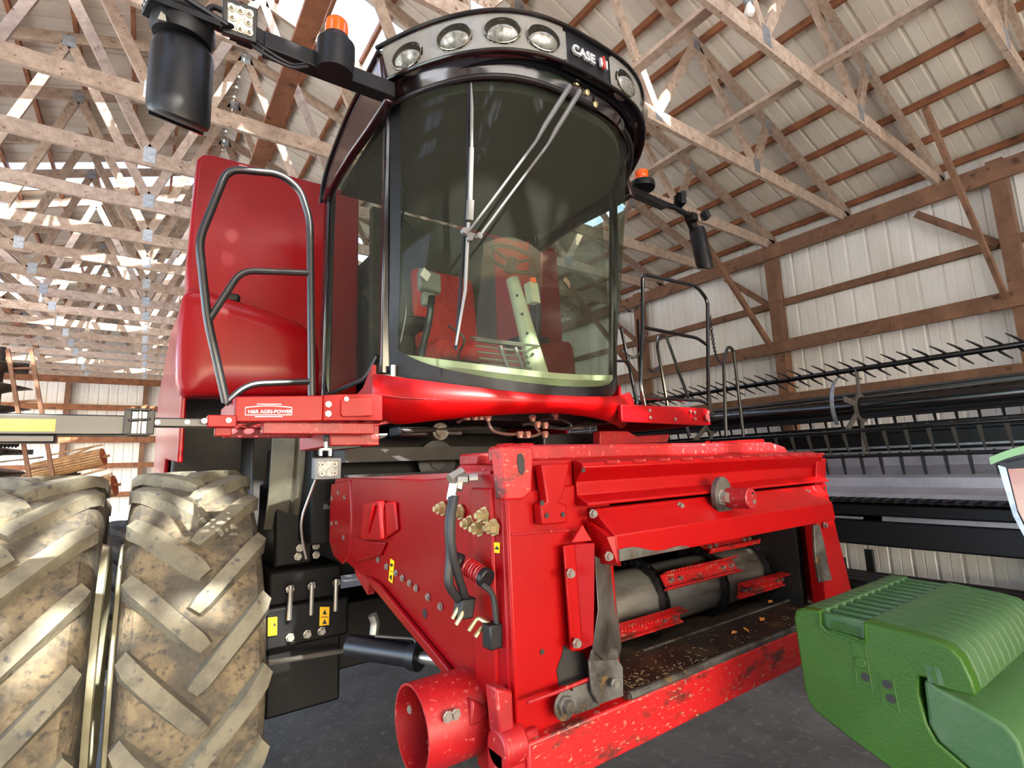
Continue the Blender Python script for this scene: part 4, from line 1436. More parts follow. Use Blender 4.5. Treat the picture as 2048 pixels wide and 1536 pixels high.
# ---- low work light and step below the left platform -------------------------------
sl = root('lower_light', (0.585, 2.100, 1.945), parent=combine)
led_light('work_light', Vector((0.573, 2.050, 1.933)), (-0.05, -1, -0.1), (0, 0, 1), 0.098, 0.080, 0.05, sl, mat('worn_grey_housing', rgb(96, 98, 100), 0.45, 0.5), [(-0.9, 0.8), (0.9, 0.8), (-0.9, -0.8), (0.9, -0.8)])
m = MB()
for a, b in (((0.563, 2.100, 1.981), (0.563, 2.100, 2.008)), ((0.563, 2.100, 2.006), (0.599, 2.100, 2.005)), ((0.599, 2.100, 2.007), (0.599, 2.100, 1.980)), ((0.582, 2.100, 2.007), (0.581, 2.100, 2.035))):
    m.bar(a, b, 0.008, 0.02, up=(0, 1, 0))
m.build('light_bracket', ZINC, sl)
m = MB()
m.prism([(0.580, 2.120, 2.067), (0.635, 2.120, 2.080), (0.660, 2.120, 2.023), (0.595, 2.120, 2.000)], (0, 0.03, 0))
m.prism([(0.595, 2.120, 2.000), (0.663, 2.120, 2.047), (0.843, 2.120, 2.068), (0.841, 2.120, 2.056), (0.725, 2.120, 2.011)], (0, 0.02, 0))
m.build('step_plate', BLACK, combine, bevel=0.004)
m = MB()
m.prism([(0.662, 2.115, 2.051), (0.765, 2.115, 2.068), (0.841, 2.115, 2.070), (0.841, 2.115, 2.064), (0.755, 2.115, 2.059), (0.662, 2.115, 2.043)], (0, 0.02, 0))
m.prism([(0.658, 2.300, 2.119), (0.786, 2.300, 2.125), (0.786, 2.300, 2.071), (0.659, 2.300, 2.067)], (0, 0.02, 0))
m.build('step_edge', SILVER, combine)

# ---- feeder house ----------------------------------------------------------------
fh = root('feeder_house', (1.66, 1.9, 1.5), parent=combine)
YF = 1.14
# left side plate with its raised rear shield
sidep = [(2.62, 1.89), (2.66, 1.80), (2.67, 1.55), (2.58, 1.51), (2.45, 1.515), (2.25, 1.49), (2.05, 1.485), (1.95, 1.455), (1.46, 1.33), (1.20, 1.24), (1.16, 1.20), (1.16, 1.90), (1.6, 1.882)]
m = MB()
m.prism([(0.776, y, z) for y, z in sidep], (0.02, 0, 0))
m.build('side_plate', RED_BODY, fh, bevel=0.004)
m = MB()
m.prism([(2.50, y, z) for y, z in sidep], (0.02, 0, 0))
m.build('side_plate', RED_BODY, fh, bevel=0.004)
m = MB()
m.prism([(0.78, y, z) for y, z in ((1.22, 1.905), (2.62, 1.885), (2.62, 1.87), (1.22, 1.885))], (1.74, 0, 0))
m.build('top_plate', RED_DUSTY, fh)
m = MB()
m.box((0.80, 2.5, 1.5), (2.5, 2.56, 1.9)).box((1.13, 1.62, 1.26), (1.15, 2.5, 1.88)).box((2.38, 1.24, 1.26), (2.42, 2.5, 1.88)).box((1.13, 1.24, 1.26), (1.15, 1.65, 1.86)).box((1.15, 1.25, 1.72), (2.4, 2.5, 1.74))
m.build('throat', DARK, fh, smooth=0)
m = MB()
m.prism([(0.770, y, z) for y, z in ((2.67, 1.86), (2.69, 1.78), (2.69, 1.58), (2.62, 1.52), (2.48, 1.50), (2.38, 1.545), (2.36, 1.70), (2.38, 1.88))], (0.012, 0, 0))
m.build('rear_shield', RED_BODY, fh, bevel=0.006)
m = MB()
for p in ((2.55, 1.82), (2.45, 1.80), (2.57, 1.68), (2.46, 1.62), (2.65, 1.79), (2.65, 1.67)):
    bolt(m, (0.77, p[0], p[1]), (-1, 0, 0), 0.009, 0.006)
m.build_each('shield_bolt', ZINC, fh)
m = MB()
m.prism([(0.775, 2.138, 1.788), (0.775, 1.963, 1.804), (0.775, 1.933, 1.661), (0.775, 2.165, 1.640)], (-0.03, 0, 0))
m.prism([(0.750, 2.057, 1.779), (0.740, 1.976, 1.791), (0.750, 2.067, 1.667)], (-0.012, 0, 0))
m.prism([(0.775, 1.948, 1.795), (0.775, 1.851, 1.802), (0.775, 1.829, 1.702), (0.775, 1.933, 1.666)], (-0.012, 0, 0))
m.build_each('vent_box', RED, fh, bevel=0.006)
m = MB()
m.prism([(0.774, 2.298, 1.634), (0.774, 2.162, 1.636), (0.774, 1.945, 1.647), (0.774, 1.996, 1.596), (0.774, 2.251, 1.542), (0.774, 2.335, 1.568)], (-0.01, 0, 0))
m.build('patch_plate', RED_BODY, fh, bevel=0.004)
m = MB()
for p in ((0.774, 2.038, 1.574), (0.774, 1.950, 1.559), (0.774, 1.860, 1.549), (0.774, 1.802, 1.540), (0.774, 1.742, 1.532), (0.774, 1.690, 1.524), (0.774, 1.600, 1.512), (0.774, 1.514, 1.499)):
    bolt(m, p, (-1, 0, 0), 0.010, 0.008)
m.build_each('edge_bolt', ZINC, fh)
m = MB()
m.prism([(0.774, 1.635, 1.470), (0.774, 1.617, 1.469), (0.774, 1.613, 1.451), (0.774, 1.625, 1.440), (0.774, 1.643, 1.444), (0.774, 1.646, 1.460)], (0.001, 0, 0))
m.build_each('painted_hole', DARK, fh, smooth=0)  # flat dark patch painted as the shade inside an opening
m = MB()
m.prism([(0.774, 1.915, 1.593), (0.774, 1.877, 1.588), (0.774, 1.896, 1.507), (0.774, 1.934, 1.512)], (-0.001, 0, 0))
m.m = 1
m.prism([(0.772, 1.911, 1.577), (0.772, 1.887, 1.575), (0.772, 1.897, 1.565), (0.772, 1.916, 1.568)], (-0.0005, 0, 0))
m.prism([(0.772, 1.921, 1.549), (0.772, 1.887, 1.549), (0.772, 1.887, 1.547), (0.772, 1.921, 1.548)], (-0.0005, 0, 0))
m.prism([(0.772, 1.921, 1.530), (0.772, 1.897, 1.537), (0.772, 1.902, 1.517), (0.772, 1.916, 1.522)], (-0.0005, 0, 0))
m.build('warning_decal', [YELLOW, INK], fh, smooth=0)
# folded lower flange along the sloping edge
m = MB()
m.prism([(0.772, 2.154, 1.500), (0.772, 2.006, 1.494), (0.772, 1.443, 1.344), (0.772, 1.386, 1.294), (0.772, 1.424, 1.282), (0.772, 1.490, 1.324), (0.772, 2.042, 1.464)], (-0.015, 0, 0))
m.build('edge_flange', RED_BODY, fh, bevel=0.004)
m = MB()
m.prism([(0.780, 2.352, 1.512), (0.780, 2.136, 1.530), (0.780, 2.175, 1.418), (0.780, 2.318, 1.475)], (0.03, 0, 0))
m.build('lower_tab', RED_DUSTY, fh)

# face frame
m = MB()
m.prism([(0.776, YF, 1.845), (0.785, YF, 1.14), (1.15, YF, 1.14), (1.15, YF, 1.82), (1.05, YF, 1.86)], (0, 0.06, 0))
m.box((0.768, YF + 0.062, 1.14), (0.80, YF + 0.17, 1.86))
m.box((0.79, YF + 0.01, 1.80), (2.45, YF + 0.06, 1.93))
m.prism([(2.38, YF, 1.14), (2.38, YF, 1.90), (2.47, YF, 1.905), (2.62, YF, 1.30), (2.64, YF, 1.14)], (0, 0.06, 0))
m.build('face_frame', RED, fh, bevel=0.006)
m = MB()
m.box((0.82, 1.19, 1.925), (2.20, 1.30, 1.975))
m.prism([(2.20, 1.19, 1.925), (2.20, 1.19, 1.972), (2.29, 1.19, 1.955), (2.33, 1.19, 1.91)], (0, 0.1, 0))
m.build('top_beam', RED_DUSTY, fh, bevel=0.012)
m = MB()
m.prism([(0.754, 1.130, 1.968), (0.855, 1.130, 1.968), (0.864, 1.130, 1.951), (0.852, 1.130, 1.845), (0.820, 1.130, 1.828), (0.767, 1.130, 1.831), (0.763, 1.130, 1.882)], (0, 0.05, 0))
m.build('hook_ear', RED_WORN, fh, bevel=0.006)
m = MB()
m.prism([(0.809, 1.128, 1.948), (0.822, 1.128, 1.949), (0.830, 1.128, 1.934), (0.830, 1.128, 1.905), (0.821, 1.128, 1.892), (0.810, 1.128, 1.901), (0.805, 1.128, 1.925)], (0, 0.0015, 0))
m.build('painted_ear_slot', DARK, fh, smooth=0)  # thin dark plate painted as the shade inside the slot
m = MB()
m.prism([(2.217, 1.220, 1.958), (2.323, 1.220, 1.950), (2.365, 1.220, 1.907), (2.206, 1.220, 1.904)], (0, 0.05, 0))
m.build('hook_ear', RED, fh, bevel=0.006)
m = MB()
m.prism([(0.814, 1.200, 1.971), (0.821, 1.200, 1.980), (0.855, 1.200, 1.980), (0.862, 1.200, 1.970)], (0, 0.05, 0))
m.prism([(0.869, 1.200, 1.970), (0.876, 1.200, 1.980), (0.915, 1.200, 1.980), (0.933, 1.200, 1.970)], (0, 0.05, 0))
m.prism([(1.891, 1.250, 1.962), (1.908, 1.250, 1.984), (2.229, 1.250, 1.992), (2.247, 1.250, 1.959)], (0, 0.05, 0))
m.lathe([(0, 0.012), (0.02, 0.012)], (1.839, 1.250, 1.973), (0, 1, 0), 12)
m.build_each('top_lug', RED, fh, bevel=0.004)
m = MB()
m.box((0.906, 1.500, 1.963), (1.087, 1.620, 1.921))
m.build('cross_tube', RED_DUSTY, fh, bevel=0.008)
# upper channel and lower hood of the face
m = MB()
m.prism([(1.01, y, z) for y, z in ((1.14, 1.930), (1.10, 1.918), (1.095, 1.905), (1.130, 1.865), (1.128, 1.828), (1.085, 1.808), (1.085, 1.800), (1.14, 1.800))], (1.40, 0, 0))
m.build('upper_channel', RED, fh, bevel=0.003)
m = MB()
for i in range(12):
    x = 1.10 + i * 0.115
    m.tube([(x, 1.098, 1.917), (x + 0.055, 1.098, 1.917)], 0.006, 6)
m.build_each('weld_bead', RED_DUSTY, fh)
m = MB()
m.prism([(1.055, y, z) for y, z in ((1.14, 1.79), (1.105, 1.79), (1.100, 1.775), (1.035, 1.722), (1.030, 1.655), (1.036, 1.652), (1.042, 1.718), (1.14, 1.745))], (1.25, 0, 0))
m.prism([(2.305, y, z) for y, z in ((1.14, 1.79), (1.105, 1.79), (1.100, 1.775), (1.07, 1.745), (1.075, 1.741), (1.14, 1.75))], (0.06, 0, 0))
m.build('lower_hood', RED, fh, bevel=0.003)
m = MB()
m.prism([(1.028, 1.04, 1.72), (1.052, 1.034, 1.72), (1.052, 1.03, 1.65), (1.075, 1.04, 1.638), (1.05, 1.12, 1.64), (1.03, 1.12, 1.76)], (0.01, 0.01, 0))
m.build('hood_end', RED, fh)
m = MB()
m.grid(lambda u, v: (1.058 + 0.30 * u, 1.0285, 1.655 + v * (0.030 * (1 - u) + 0.006 * math.sin(u * 9))), 20, 2)
m.build('bare_metal_patch', WORN_STEEL, fh, smooth=0)
m = MB()
for p in ((1.037, 1.100, 1.777), (1.419, 1.100, 1.770), (2.238, 1.100, 1.764), (1.018, 1.030, 1.673), (2.306, 1.100, 1.648), (2.420, 1.130, 1.615), (0.935, 1.090, 1.633), (0.944, 1.090, 1.459), (1.051, 1.070, 1.341)):
    bolt(m, p, (0, -1, 0), 0.010, 0.012)
m.build_each('face_bolt', ZINC, fh)
# hinge tabs
m = MB()
m.prism([(0.866, 1.100, 1.917), (0.964, 1.100, 1.919), (0.937, 1.100, 1.841), (0.918, 1.100, 1.816), (0.946, 1.100, 1.807), (0.944, 1.100, 1.760), (0.859, 1.100, 1.763), (0.857, 1.100, 1.814), (0.879, 1.100, 1.821)], (0, 0.035, 0))
m.build('hinge_tab', RED, fh, bevel=0.004)
m = MB()
m.prism([(2.383, 1.110, 1.897), (2.470, 1.110, 1.899), (2.443, 1.110, 1.816), (2.419, 1.110, 1.795), (2.444, 1.110, 1.783), (2.433, 1.110, 1.746), (2.336, 1.110, 1.748), (2.346, 1.110, 1.788)], (0, 0.03, 0))
m.build('hinge_tab', RED, fh, bevel=0.004)
m = MB()
for p in ((0.873, 1.098, 1.786), (0.928, 1.098, 1.784), (2.364, 1.108, 1.771), (2.413, 1.108, 1.772), (1.007, 1.094, 1.898), (1.854, 1.100, 1.769), (0.869, 1.138, 1.442), (0.859, 1.098, 1.819)):
    m.lathe([(0, 0.007), (0.001, 0.007), (0.001, 0.0001)], p, (0, -1, 0), 10)
m.build_each('painted_hole', DARK, fh, smooth=0)  # flat dark discs painted as the shade of drilled openings
# locking stub: grey flange plate with red end and bolt
lk = root('locking_stub', (1.626, 1.080, 1.789), parent=fh) if False else None
c = Vector((1.604, 1.075, 1.787))
m = MB()
m.lathe([(0, 0.001), (0, 0.068), (0.016, 0.068), (0.016, 0.001)], c, (0, -1, 0), 32)
for i in range(len(m.v)):
    m.v[i].x = c.x + (m.v[i].x - c.x) * 0.74
m.build('lock_plate', WORN_STEEL, fh)
m = MB()
m.lathe([(0, 0.034), (0.085, 0.034), (0.088, 0.030), (0.088, 0.0001)], c + Vector((0.028, -0.01, -0.004)), (0, -1, 0), 28)
m.build('lock_pin', RED_DUSTY, fh)
m = MB()
bolt(m, c + Vector((-0.012, -0.016, 0.0)), (0, -1, 0), 0.020, 0.022)
bolt(m, c + Vector((0.036, -0.098, -0.014)), (0, -1, 0), 0.006, 0.003)
m.build_each('lock_bolt', ZINC, fh)
m = MB()
m.lathe([(0, 0.005), (0.001, 0.005), (0.001, 0.0001)], c + Vector((0.034, -0.0985, 0.012)), (0, -1, 0), 10)
m.build_each('painted_hole', DARK, fh, smooth=0)  # flat dark disc, the shade of an opening put into its colour
# wear guards down the left of the opening
m = MB()
m.prism([(0.932, 1.105, 1.701), (0.971, 1.105, 1.702), (0.978, 1.105, 1.431), (0.940, 1.105, 1.436)], (0, 0.008, 0))
m.prism([Vector((0.971, 1.105, 1.702)), Vector((1.012, 1.070, 1.703)), Vector((0.987, 1.070, 1.450)), Vector((0.978, 1.105, 1.431))], (0, 0.008, 0))
m.prism([(0.955, 1.100, 1.708), (0.998, 1.100, 1.752), (1.013, 1.080, 1.708)], (0, 0.008, 0))
m.build('wear_guard', RED, fh, bevel=0.002)
m = MB()
m.prism([Vector((1.009, 1.070, 1.670)), Vector((1.153, 1.150, 1.620)), Vector((1.168, 1.150, 1.384)), Vector((1.121, 1.120, 1.367)), Vector((1.036, 1.080, 1.395)), Vector((0.981, 1.070, 1.439)), Vector((1.007, 1.068, 1.533))], (0.004, 0.006, 0))
m.prism([(0.981, 1.085, 1.409), (1.086, 1.085, 1.390), (1.103, 1.085, 1.364), (1.098, 1.085, 1.293), (1.007, 1.085, 1.296), (0.985, 1.085, 1.331)], (0, 0.008, 0))
m.prism([Vector((0.981, 1.070, 1.439)), Vector((1.124, 1.120, 1.401)), Vector((1.086, 1.085, 1.387)), Vector((0.980, 1.085, 1.406))], (0, 0.006, 0))
m.build('wear_guard', WORN_STEEL, fh, bevel=0.002)
m = MB()
m.prism([(2.268, 1.100, 1.631), (2.317, 1.100, 1.627), (2.339, 1.100, 1.544), (2.349, 1.100, 1.453), (2.366, 1.100, 1.401), (2.260, 1.100, 1.407), (2.290, 1.120, 1.488)], (0, 0.01, 0))
m.build('wear_guard', WORN_STEEL, fh, bevel=0.002)
m = MB()
m.prism([(0.942, 1.137, 1.443), (0.962, 1.137, 1.427), (1.011, 1.137, 1.408), (1.023, 1.137, 1.375), (1.028, 1.137, 1.342), (0.973, 1.137, 1.339), (0.919, 1.137, 1.348), (0.914, 1.137, 1.388), (0.934, 1.137, 1.420)], (0, 0.002, 0))
m.build('scuffed_patch', DARK, fh, smooth=0)
# bottom beam, lip and floor of the throat
m = MB()
m.box((0.79, 1.105, 1.14), (2.62, 1.20, 1.262))
m.build('bottom_beam', RED_WORN, fh, bevel=0.006)
m = MB()
m.tube([(1.15, 1.115, 1.270), (2.40, 1.115, 1.270)], 0.012, 10)
m.tube([(1.42, 1.30, 1.283), (2.38, 1.30, 1.283)], 0.005, 8)
m.build('lip', WORN_STEEL, fh)
m = MB()
m.prism([(1.14, y, z) for y, z in ((1.11, 1.264), (1.11, 1.278), (1.30, 1.280), (1.55, 1.255), (1.95, 1.42), (2.5, 1.52), (2.5, 1.505), (1.95, 1.405), (1.55, 1.24))], (1.26, 0, 0))
m.build('throat_floor', DIRTY_FLOOR, fh)
st_ = MB()
for i in range(170):
    x, yv = 1.17 + 1.19 * random.random() ** 1.8, 1.12 + abs(random.gauss(0, 0.07))
    a = random.uniform(0, math.pi)
    L = random.uniform(0.002, 0.007)
    d = Vector((math.cos(a), math.sin(a), random.uniform(-0.05, 0.15))) * L
    p = Vector((x, min(yv, 1.32), 1.284 + random.uniform(0, 0.003)))
    st_.bar(p - d, p + d, 0.0022, 0.0012)
o = st_.build('chaff', mat('pale_chaff', rgb(112, 94, 66), 0.8), fh, smooth=0)
o['kind'] = 'stuff'
lf = MB()
for x, yv, a, s in ((2.02, 1.22, 0.3, 0.03), (1.86, 1.19, 0.8, 0.03), (1.80, 1.20, 0.1, 0.022), (2.28, 1.33, 0.2, 0.028), (1.72, 1.22, 2.0, 0.016)):
    c0 = Vector((x, yv, 1.288))
    d, e = Vector((math.cos(a), math.sin(a), 0)), Vector((-math.sin(a), math.cos(a), 0.1))
    lf.add([c0 - d * s, c0 + e * s * 0.35 + Vector((0, 0, 0.004)), c0 + d * s, c0 - e * s * 0.35], [(0, 1, 2, 3)])
o = lf.build('dry_leaves', mat('orange_leaf', rgb(196, 128, 50), 0.7), fh, smooth=0)
o['kind'] = 'stuff'
# feeder drum, chains and slats
yc, zc, rd = 1.47, 1.395, 0.112
m = MB()
m.cyl((1.16, yc, zc), (2.38, yc, zc), rd, 48)
m.build('feeder_drum', DRUM, fh)
for x in (1.22, 1.60, 1.98, 2.32):
    m = MB()
    n = 17
    for i in range(n):
        a = math.radians(60 + 240 * i / (n - 1))
        c = Vector((x, yc + (rd + 0.018) * math.cos(a), zc + (rd + 0.018) * math.sin(a)))
        tdir = Vector((0, -math.sin(a), math.cos(a)))
        rdir = Vector((0, math.cos(a), math.sin(a)))
        w = 0.020 if i % 2 else 0.027
        for sx in (-1, 1):
            m.obox(c + Vector((sx * w / 2, 0, 0)), Vector((0.003, 0, 0)), tdir * 0.021, rdir * 0.011)
        m.cyl(c - Vector((0.016, 0, 0)) - tdir * 0.014, c + Vector((0.016, 0, 0)) - tdir * 0.014, 0.007, 8)
    m.build('feeder_chain', BLACK_METAL, fh)
for x0, x1, ang in ((1.16, 1.66, 196), (1.60, 2.06, 150), (2.04, 2.39, 188), (1.22, 1.60, 262), (1.98, 2.34, 110)):
    a = math.radians(ang)
    rdir = Vector((0, math.cos(a), math.sin(a)))
    tdir = Vector((0, -math.sin(a), math.cos(a)))
    c = Vector(((x0 + x1) / 2, yc, zc)) + rdir * (rd + 0.036)
    m = MB()
    m.obox(c, Vector(((x1 - x0) / 2, 0, 0)), tdir * 0.026, rdir * 0.004)
    m.obox(c - tdir * 0.026 + rdir * 0.014, Vector(((x1 - x0) / 2, 0, 0)), tdir * 0.003, rdir * 0.017)
    m.obox(c + tdir * 0.026 + rdir * 0.006, Vector(((x1 - x0) / 2 + 0.01, 0, 0)), tdir * 0.004, rdir * 0.010)
    k = int((x1 - x0) / 0.016)
    for i in range(k):
        m.obox(c - tdir * 0.026 + rdir * 0.034 + Vector(((i + 0.5) / k - 0.5, 0, 0)) * (x1 - x0), Vector((0.005, 0, 0)), tdir * 0.003, rdir * 0.005)
    m.build('feeder_slat', RED_WORN, fh, bevel=0.0015)
    m = MB()
    for f in (0.08, 0.20, 0.80, 0.92):
        bolt(m, c + Vector(((f - 0.5) * (x1 - x0), 0, 0)) + rdir * 0.004, rdir, 0.008, 0.014)
    m.build_each('slat_bolt', ZINC, fh)
# big bolt and gusset on the lower left of the face
m = MB()
m.lathe([(0, 0.024), (0.008, 0.024), (0.008, 0.017), (0.022, 0.016), (0.022, 0.0001)], (0.905, 1.100, 1.318), (0, -1, 0), 6)
m.lathe([(0, 0.036), (0.003, 0.036), (0.003, 0.0001)], (0.909, 1.105, 1.316), (0, -1, 0), 24)
m.build('frame_bolt', WORN_STEEL, fh)
m = MB()
m.prism([(0.937, 1.103, 1.349), (0.996, 1.103, 1.349), (1.027, 1.103, 1.282), (0.939, 1.103, 1.285), (0.933, 1.103, 1.322)], (0, 0.002, 0))
m.build('bare_metal_patch', WORN_STEEL, fh, smooth=0)
m = MB()
m.tube([(0.791, 1.102, 1.354), (0.877, 1.102, 1.354), (0.996, 1.102, 1.358)], 0.005, 8)
m.tube([(0.785, 1.138, 1.742), (0.879, 1.138, 1.740), (1.003, 1.138, 1.733)], 0.003, 8)
m.build_each('weld_bead', RED_DUSTY, fh)
# reversing tube and lug, lower left corner
m = MB()
m.lathe([(0.0, 0.106), (0.0, 0.100), (0.26, 0.100)], (0.600, 1.35, 1.262), (1, 0, 0), 48)
m.lathe([(0.0, 0.106), (0.225, 0.106), (0.225, 0.115), (0.245, 0.115), (0.245, 0.09), (0.50, 0.09)], (0.600, 1.35, 1.262), (1, 0, 0), 48)
m.lathe([(0.26, 0.10), (0.26, 0.001)], (0.600, 1.35, 1.262), (1, 0, 0), 48)
m.build('torque_tube', RED_DUSTY, fh)
m = MB()
m.cyl((0.70, 1.36, 1.262), (0.86, 1.36, 1.262), 0.02, 14)
m.build('tube_shaft', WORN_STEEL, fh)
m = MB()
bolt(m, (0.650, 1.245, 1.314), (0, -1, 0), 0.011, 0.008)
bolt(m, (0.672, 1.245, 1.313), (0, -1, 0), 0.011, 0.008)
bolt(m, (0.598, 1.35, 1.31), (-1, 0, 0), 0.008, 0.006)
m.build_each('tube_bolt', ZINC, fh)
m = MB()
m.prism([(0.719, 1.240, 1.335), (0.744, 1.240, 1.319), (0.767, 1.240, 1.301), (0.763, 1.240, 1.282), (0.732, 1.240, 1.273), (0.710, 1.240, 1.274)], (0, 0.03, 0))
m.build('collar_ear', RED_DUSTY, fh, bevel=0.006)
m = MB()
c = Vector((0.729, 1.150, 1.251))
m.lathe([(0, 0.001), (0, 0.045), (0.07, 0.045), (0.07, 0.001)], c, (1, 0, 0), 24)
m.box(c + Vector((0, -0.03, -0.2)), c + Vector((0.07, 0.045, 0)))
m.obox(c + Vector((0.07, 0, 0.0)), (0.04, 0, 0), (0, 0.03, 0), (0, 0, 0.028))
m.build('lower_lug', RED_DUSTY, fh, bevel=0.008)
m = MB()
m.prism([(0.723, 1.135, 1.392), (0.772, 1.135, 1.375), (0.774, 1.135, 1.276), (0.731, 1.135, 1.282)], (0, 0.05, 0))
m.build('corner_plate', RED_DUSTY, fh, bevel=0.006)
# fittings on the left side
m = MB()
c0, c1 = Vector((0.795, 1.400, 1.895)), Vector((0.824, 1.220, 1.890))
m.tube([c0, c1], 0.030, 20)
m.tube([c1 - (c1 - c0).normalized() * 0.01, c1 + (c1 - c0).normalized() * 0.012], 0.034, 20)
m.build('coupler_cylinder', RED_DUSTY, fh)
m = MB()
for a, b, r in (((0.698, 1.300, 1.885), (0.738, 1.300, 1.904), 0.018), ((0.715, 1.280, 1.887), (0.735, 1.260, 1.886), 0.014), ((0.735, 1.260, 1.888), (0.757, 1.250, 1.889), 0.010), ((0.699, 1.280, 1.874), (0.691, 1.280, 1.842), 0.013), ((0.727, 1.290, 1.886), (0.713, 1.280, 1.857), 0.012), ((0.694, 1.280, 1.845), (0.692, 1.280, 1.832), 0.015), ((0.707, 1.280, 1.584), (0.718, 1.280, 1.550), 0.012), ((0.721, 1.270, 1.577), (0.729, 1.270, 1.550), 0.010)):
    m.tube([a, b], r, 6)
m.build_each('hydraulic_fitting', ZINC, fh)
m = MB()
m.tube(spline([(0.689, 1.270, 1.839), (0.671, 1.260, 1.769), (0.673, 1.260, 1.693), (0.668, 1.260, 1.624), (0.694, 1.270, 1.585), (0.711, 1.280, 1.568)], 8), 0.012, 10)
m.build('hydraulic_hose', RUBBER, fh)
m = MB()
m.tube(spline([(0.685, 1.250, 1.843), (0.668, 1.240, 1.783), (0.669, 1.240, 1.708), (0.690, 1.250, 1.641), (0.709, 1.260, 1.599), (0.722, 1.270, 1.573)], 8), 0.011, 10)
m.build('hydraulic_hose', RUBBER, fh)
m = MB()
m.tube(spline([(0.726, 1.200, 1.625), (0.756, 1.190, 1.591), (0.765, 1.190, 1.529), (0.775, 1.190, 1.478)], 8), 0.008, 8)
m.build('cable', RUBBER, fh)
m = MB()
for p in ((0.772, 1.483, 1.794), (0.772, 1.374, 1.789), (0.772, 1.315, 1.761), (0.772, 1.266, 1.751), (0.772, 1.236, 1.788), (0.772, 1.193, 1.759)):
    m.lathe([(0, 0.024), (0.006, 0.024), (0.006, 0.018), (0.022, 0.017), (0.022, 0.010), (0.034, 0.009), (0.034, 0.0001)], p, (-1, 0, 0), 6)
m.build_each('pivot_bolt', BRASS_ZINC, fh)
m = MB()
c0, c1 = Vector((0.729, 1.270, 1.656)), Vector((0.741, 1.210, 1.637))
d = (c1 - c0)
a1 = d.orthogonal().normalized()
a2 = d.normalized().cross(a1)
m.tube([c0 + d * (i / 70) + 0.021 * (a1 * math.cos(i * 0.55) + a2 * math.sin(i * 0.55)) for i in range(71)], 0.004, 6)
m.tube([c0, c1], 0.014, 12)
m.build('spring', RED_DUSTY, fh)
m = MB()
m.tube([Vector((0.701, 1.300, 1.674)), Vector((0.721, 1.280, 1.664))], 0.022, 16)
m.tube([c1, c1 + d * 0.3], 0.026, 16)
m.obox(Vector((0.717, 1.270, 1.552)), (0.022, 0, 0), (0, 0.02, 0), (0.006, 0, 0.025))
m.obox(Vector((0.759, 1.200, 1.491)), (0.02, 0, 0), (0, 0.02, 0), (0, 0, 0.03))
m.build_each('coupler_block', BLACK, fh, bevel=0.004)
m = MB()
m.tube(fillet([(0.682, 1.270, 1.530), (0.703, 1.270, 1.558), (0.702, 1.250, 1.545), (0.681, 1.250, 1.520)], 0.01), 0.006, 8)
m.tube(fillet([(0.712, 1.240, 1.501), (0.740, 1.240, 1.529), (0.760, 1.200, 1.513)], 0.01), 0.006, 8)
m.tube(fillet([(0.731, 1.240, 1.483), (0.756, 1.240, 1.505), (0.767, 1.200, 1.490)], 0.01), 0.006, 8)
m.build_each('latch_rod', BRASS_ZINC, fh)
m = MB()
m.prism([(0.774, 1.229, 1.717), (0.774, 1.175, 1.721), (0.774, 1.177, 1.694), (0.774, 1.228, 1.691)], (-0.001, 0, 0))
m.m = 1
m.prism([(0.773, 1.217, 1.698), (0.773, 1.212, 1.711), (0.773, 1.203, 1.699)], (-0.0005, 0, 0))
m.prism([(0.773, 1.200, 1.702), (0.773, 1.188, 1.711), (0.773, 1.178, 1.706), (0.773, 1.181, 1.702)], (-0.0005, 0, 0))
m.build('warning_decal', [YELLOW, INK], fh, smooth=0)


# ================================================================ GRAIN HEADER PARKED ALONG THE RIGHT WALL
hd = root('combine_header', (5.3, 2.2, 0), 'long black grain header with finger reel parked along the tin wall', 'harvester header')
HY0, HY1 = -2.2, 5.9
RX, RZ = 5.25, 2.33


def tine_mesh(p, d, L, w, th):
    """Flat tapered finger pointing along d from p."""
    mb = MB()
    p, d = Vector(p), Vector(d).normalized()
    yv = Vector((0, 1, 0))
    n = d.cross(yv).normalized()
    prof = [(-0.10, 0.7), (0.0, 1.0), (0.25, 1.0), (0.6, 0.72), (0.85, 0.45), (1.0, 0.12)]
    vs, fs = [], []
    for t, f in prof:
        c = p + d * t * L + n * (0.10 * L * t * t)
        vs += [c - yv * w * f / 2 - n * th / 2, c + yv * w * f / 2 - n * th / 2, c + yv * w * f / 2 + n * th / 2, c - yv * w * f / 2 + n * th / 2]
    for k in range(len(prof) - 1):
        for j in range(4):
            fs.append((k * 4 + j, k * 4 + (j + 1) % 4, (k + 1) * 4 + (j + 1) % 4, (k + 1) * 4 + j))
    fs += [(3, 2, 1, 0), tuple(len(prof) * 4 - 4 + j for j in range(4))]
    mb.add(vs, fs)
    return mb


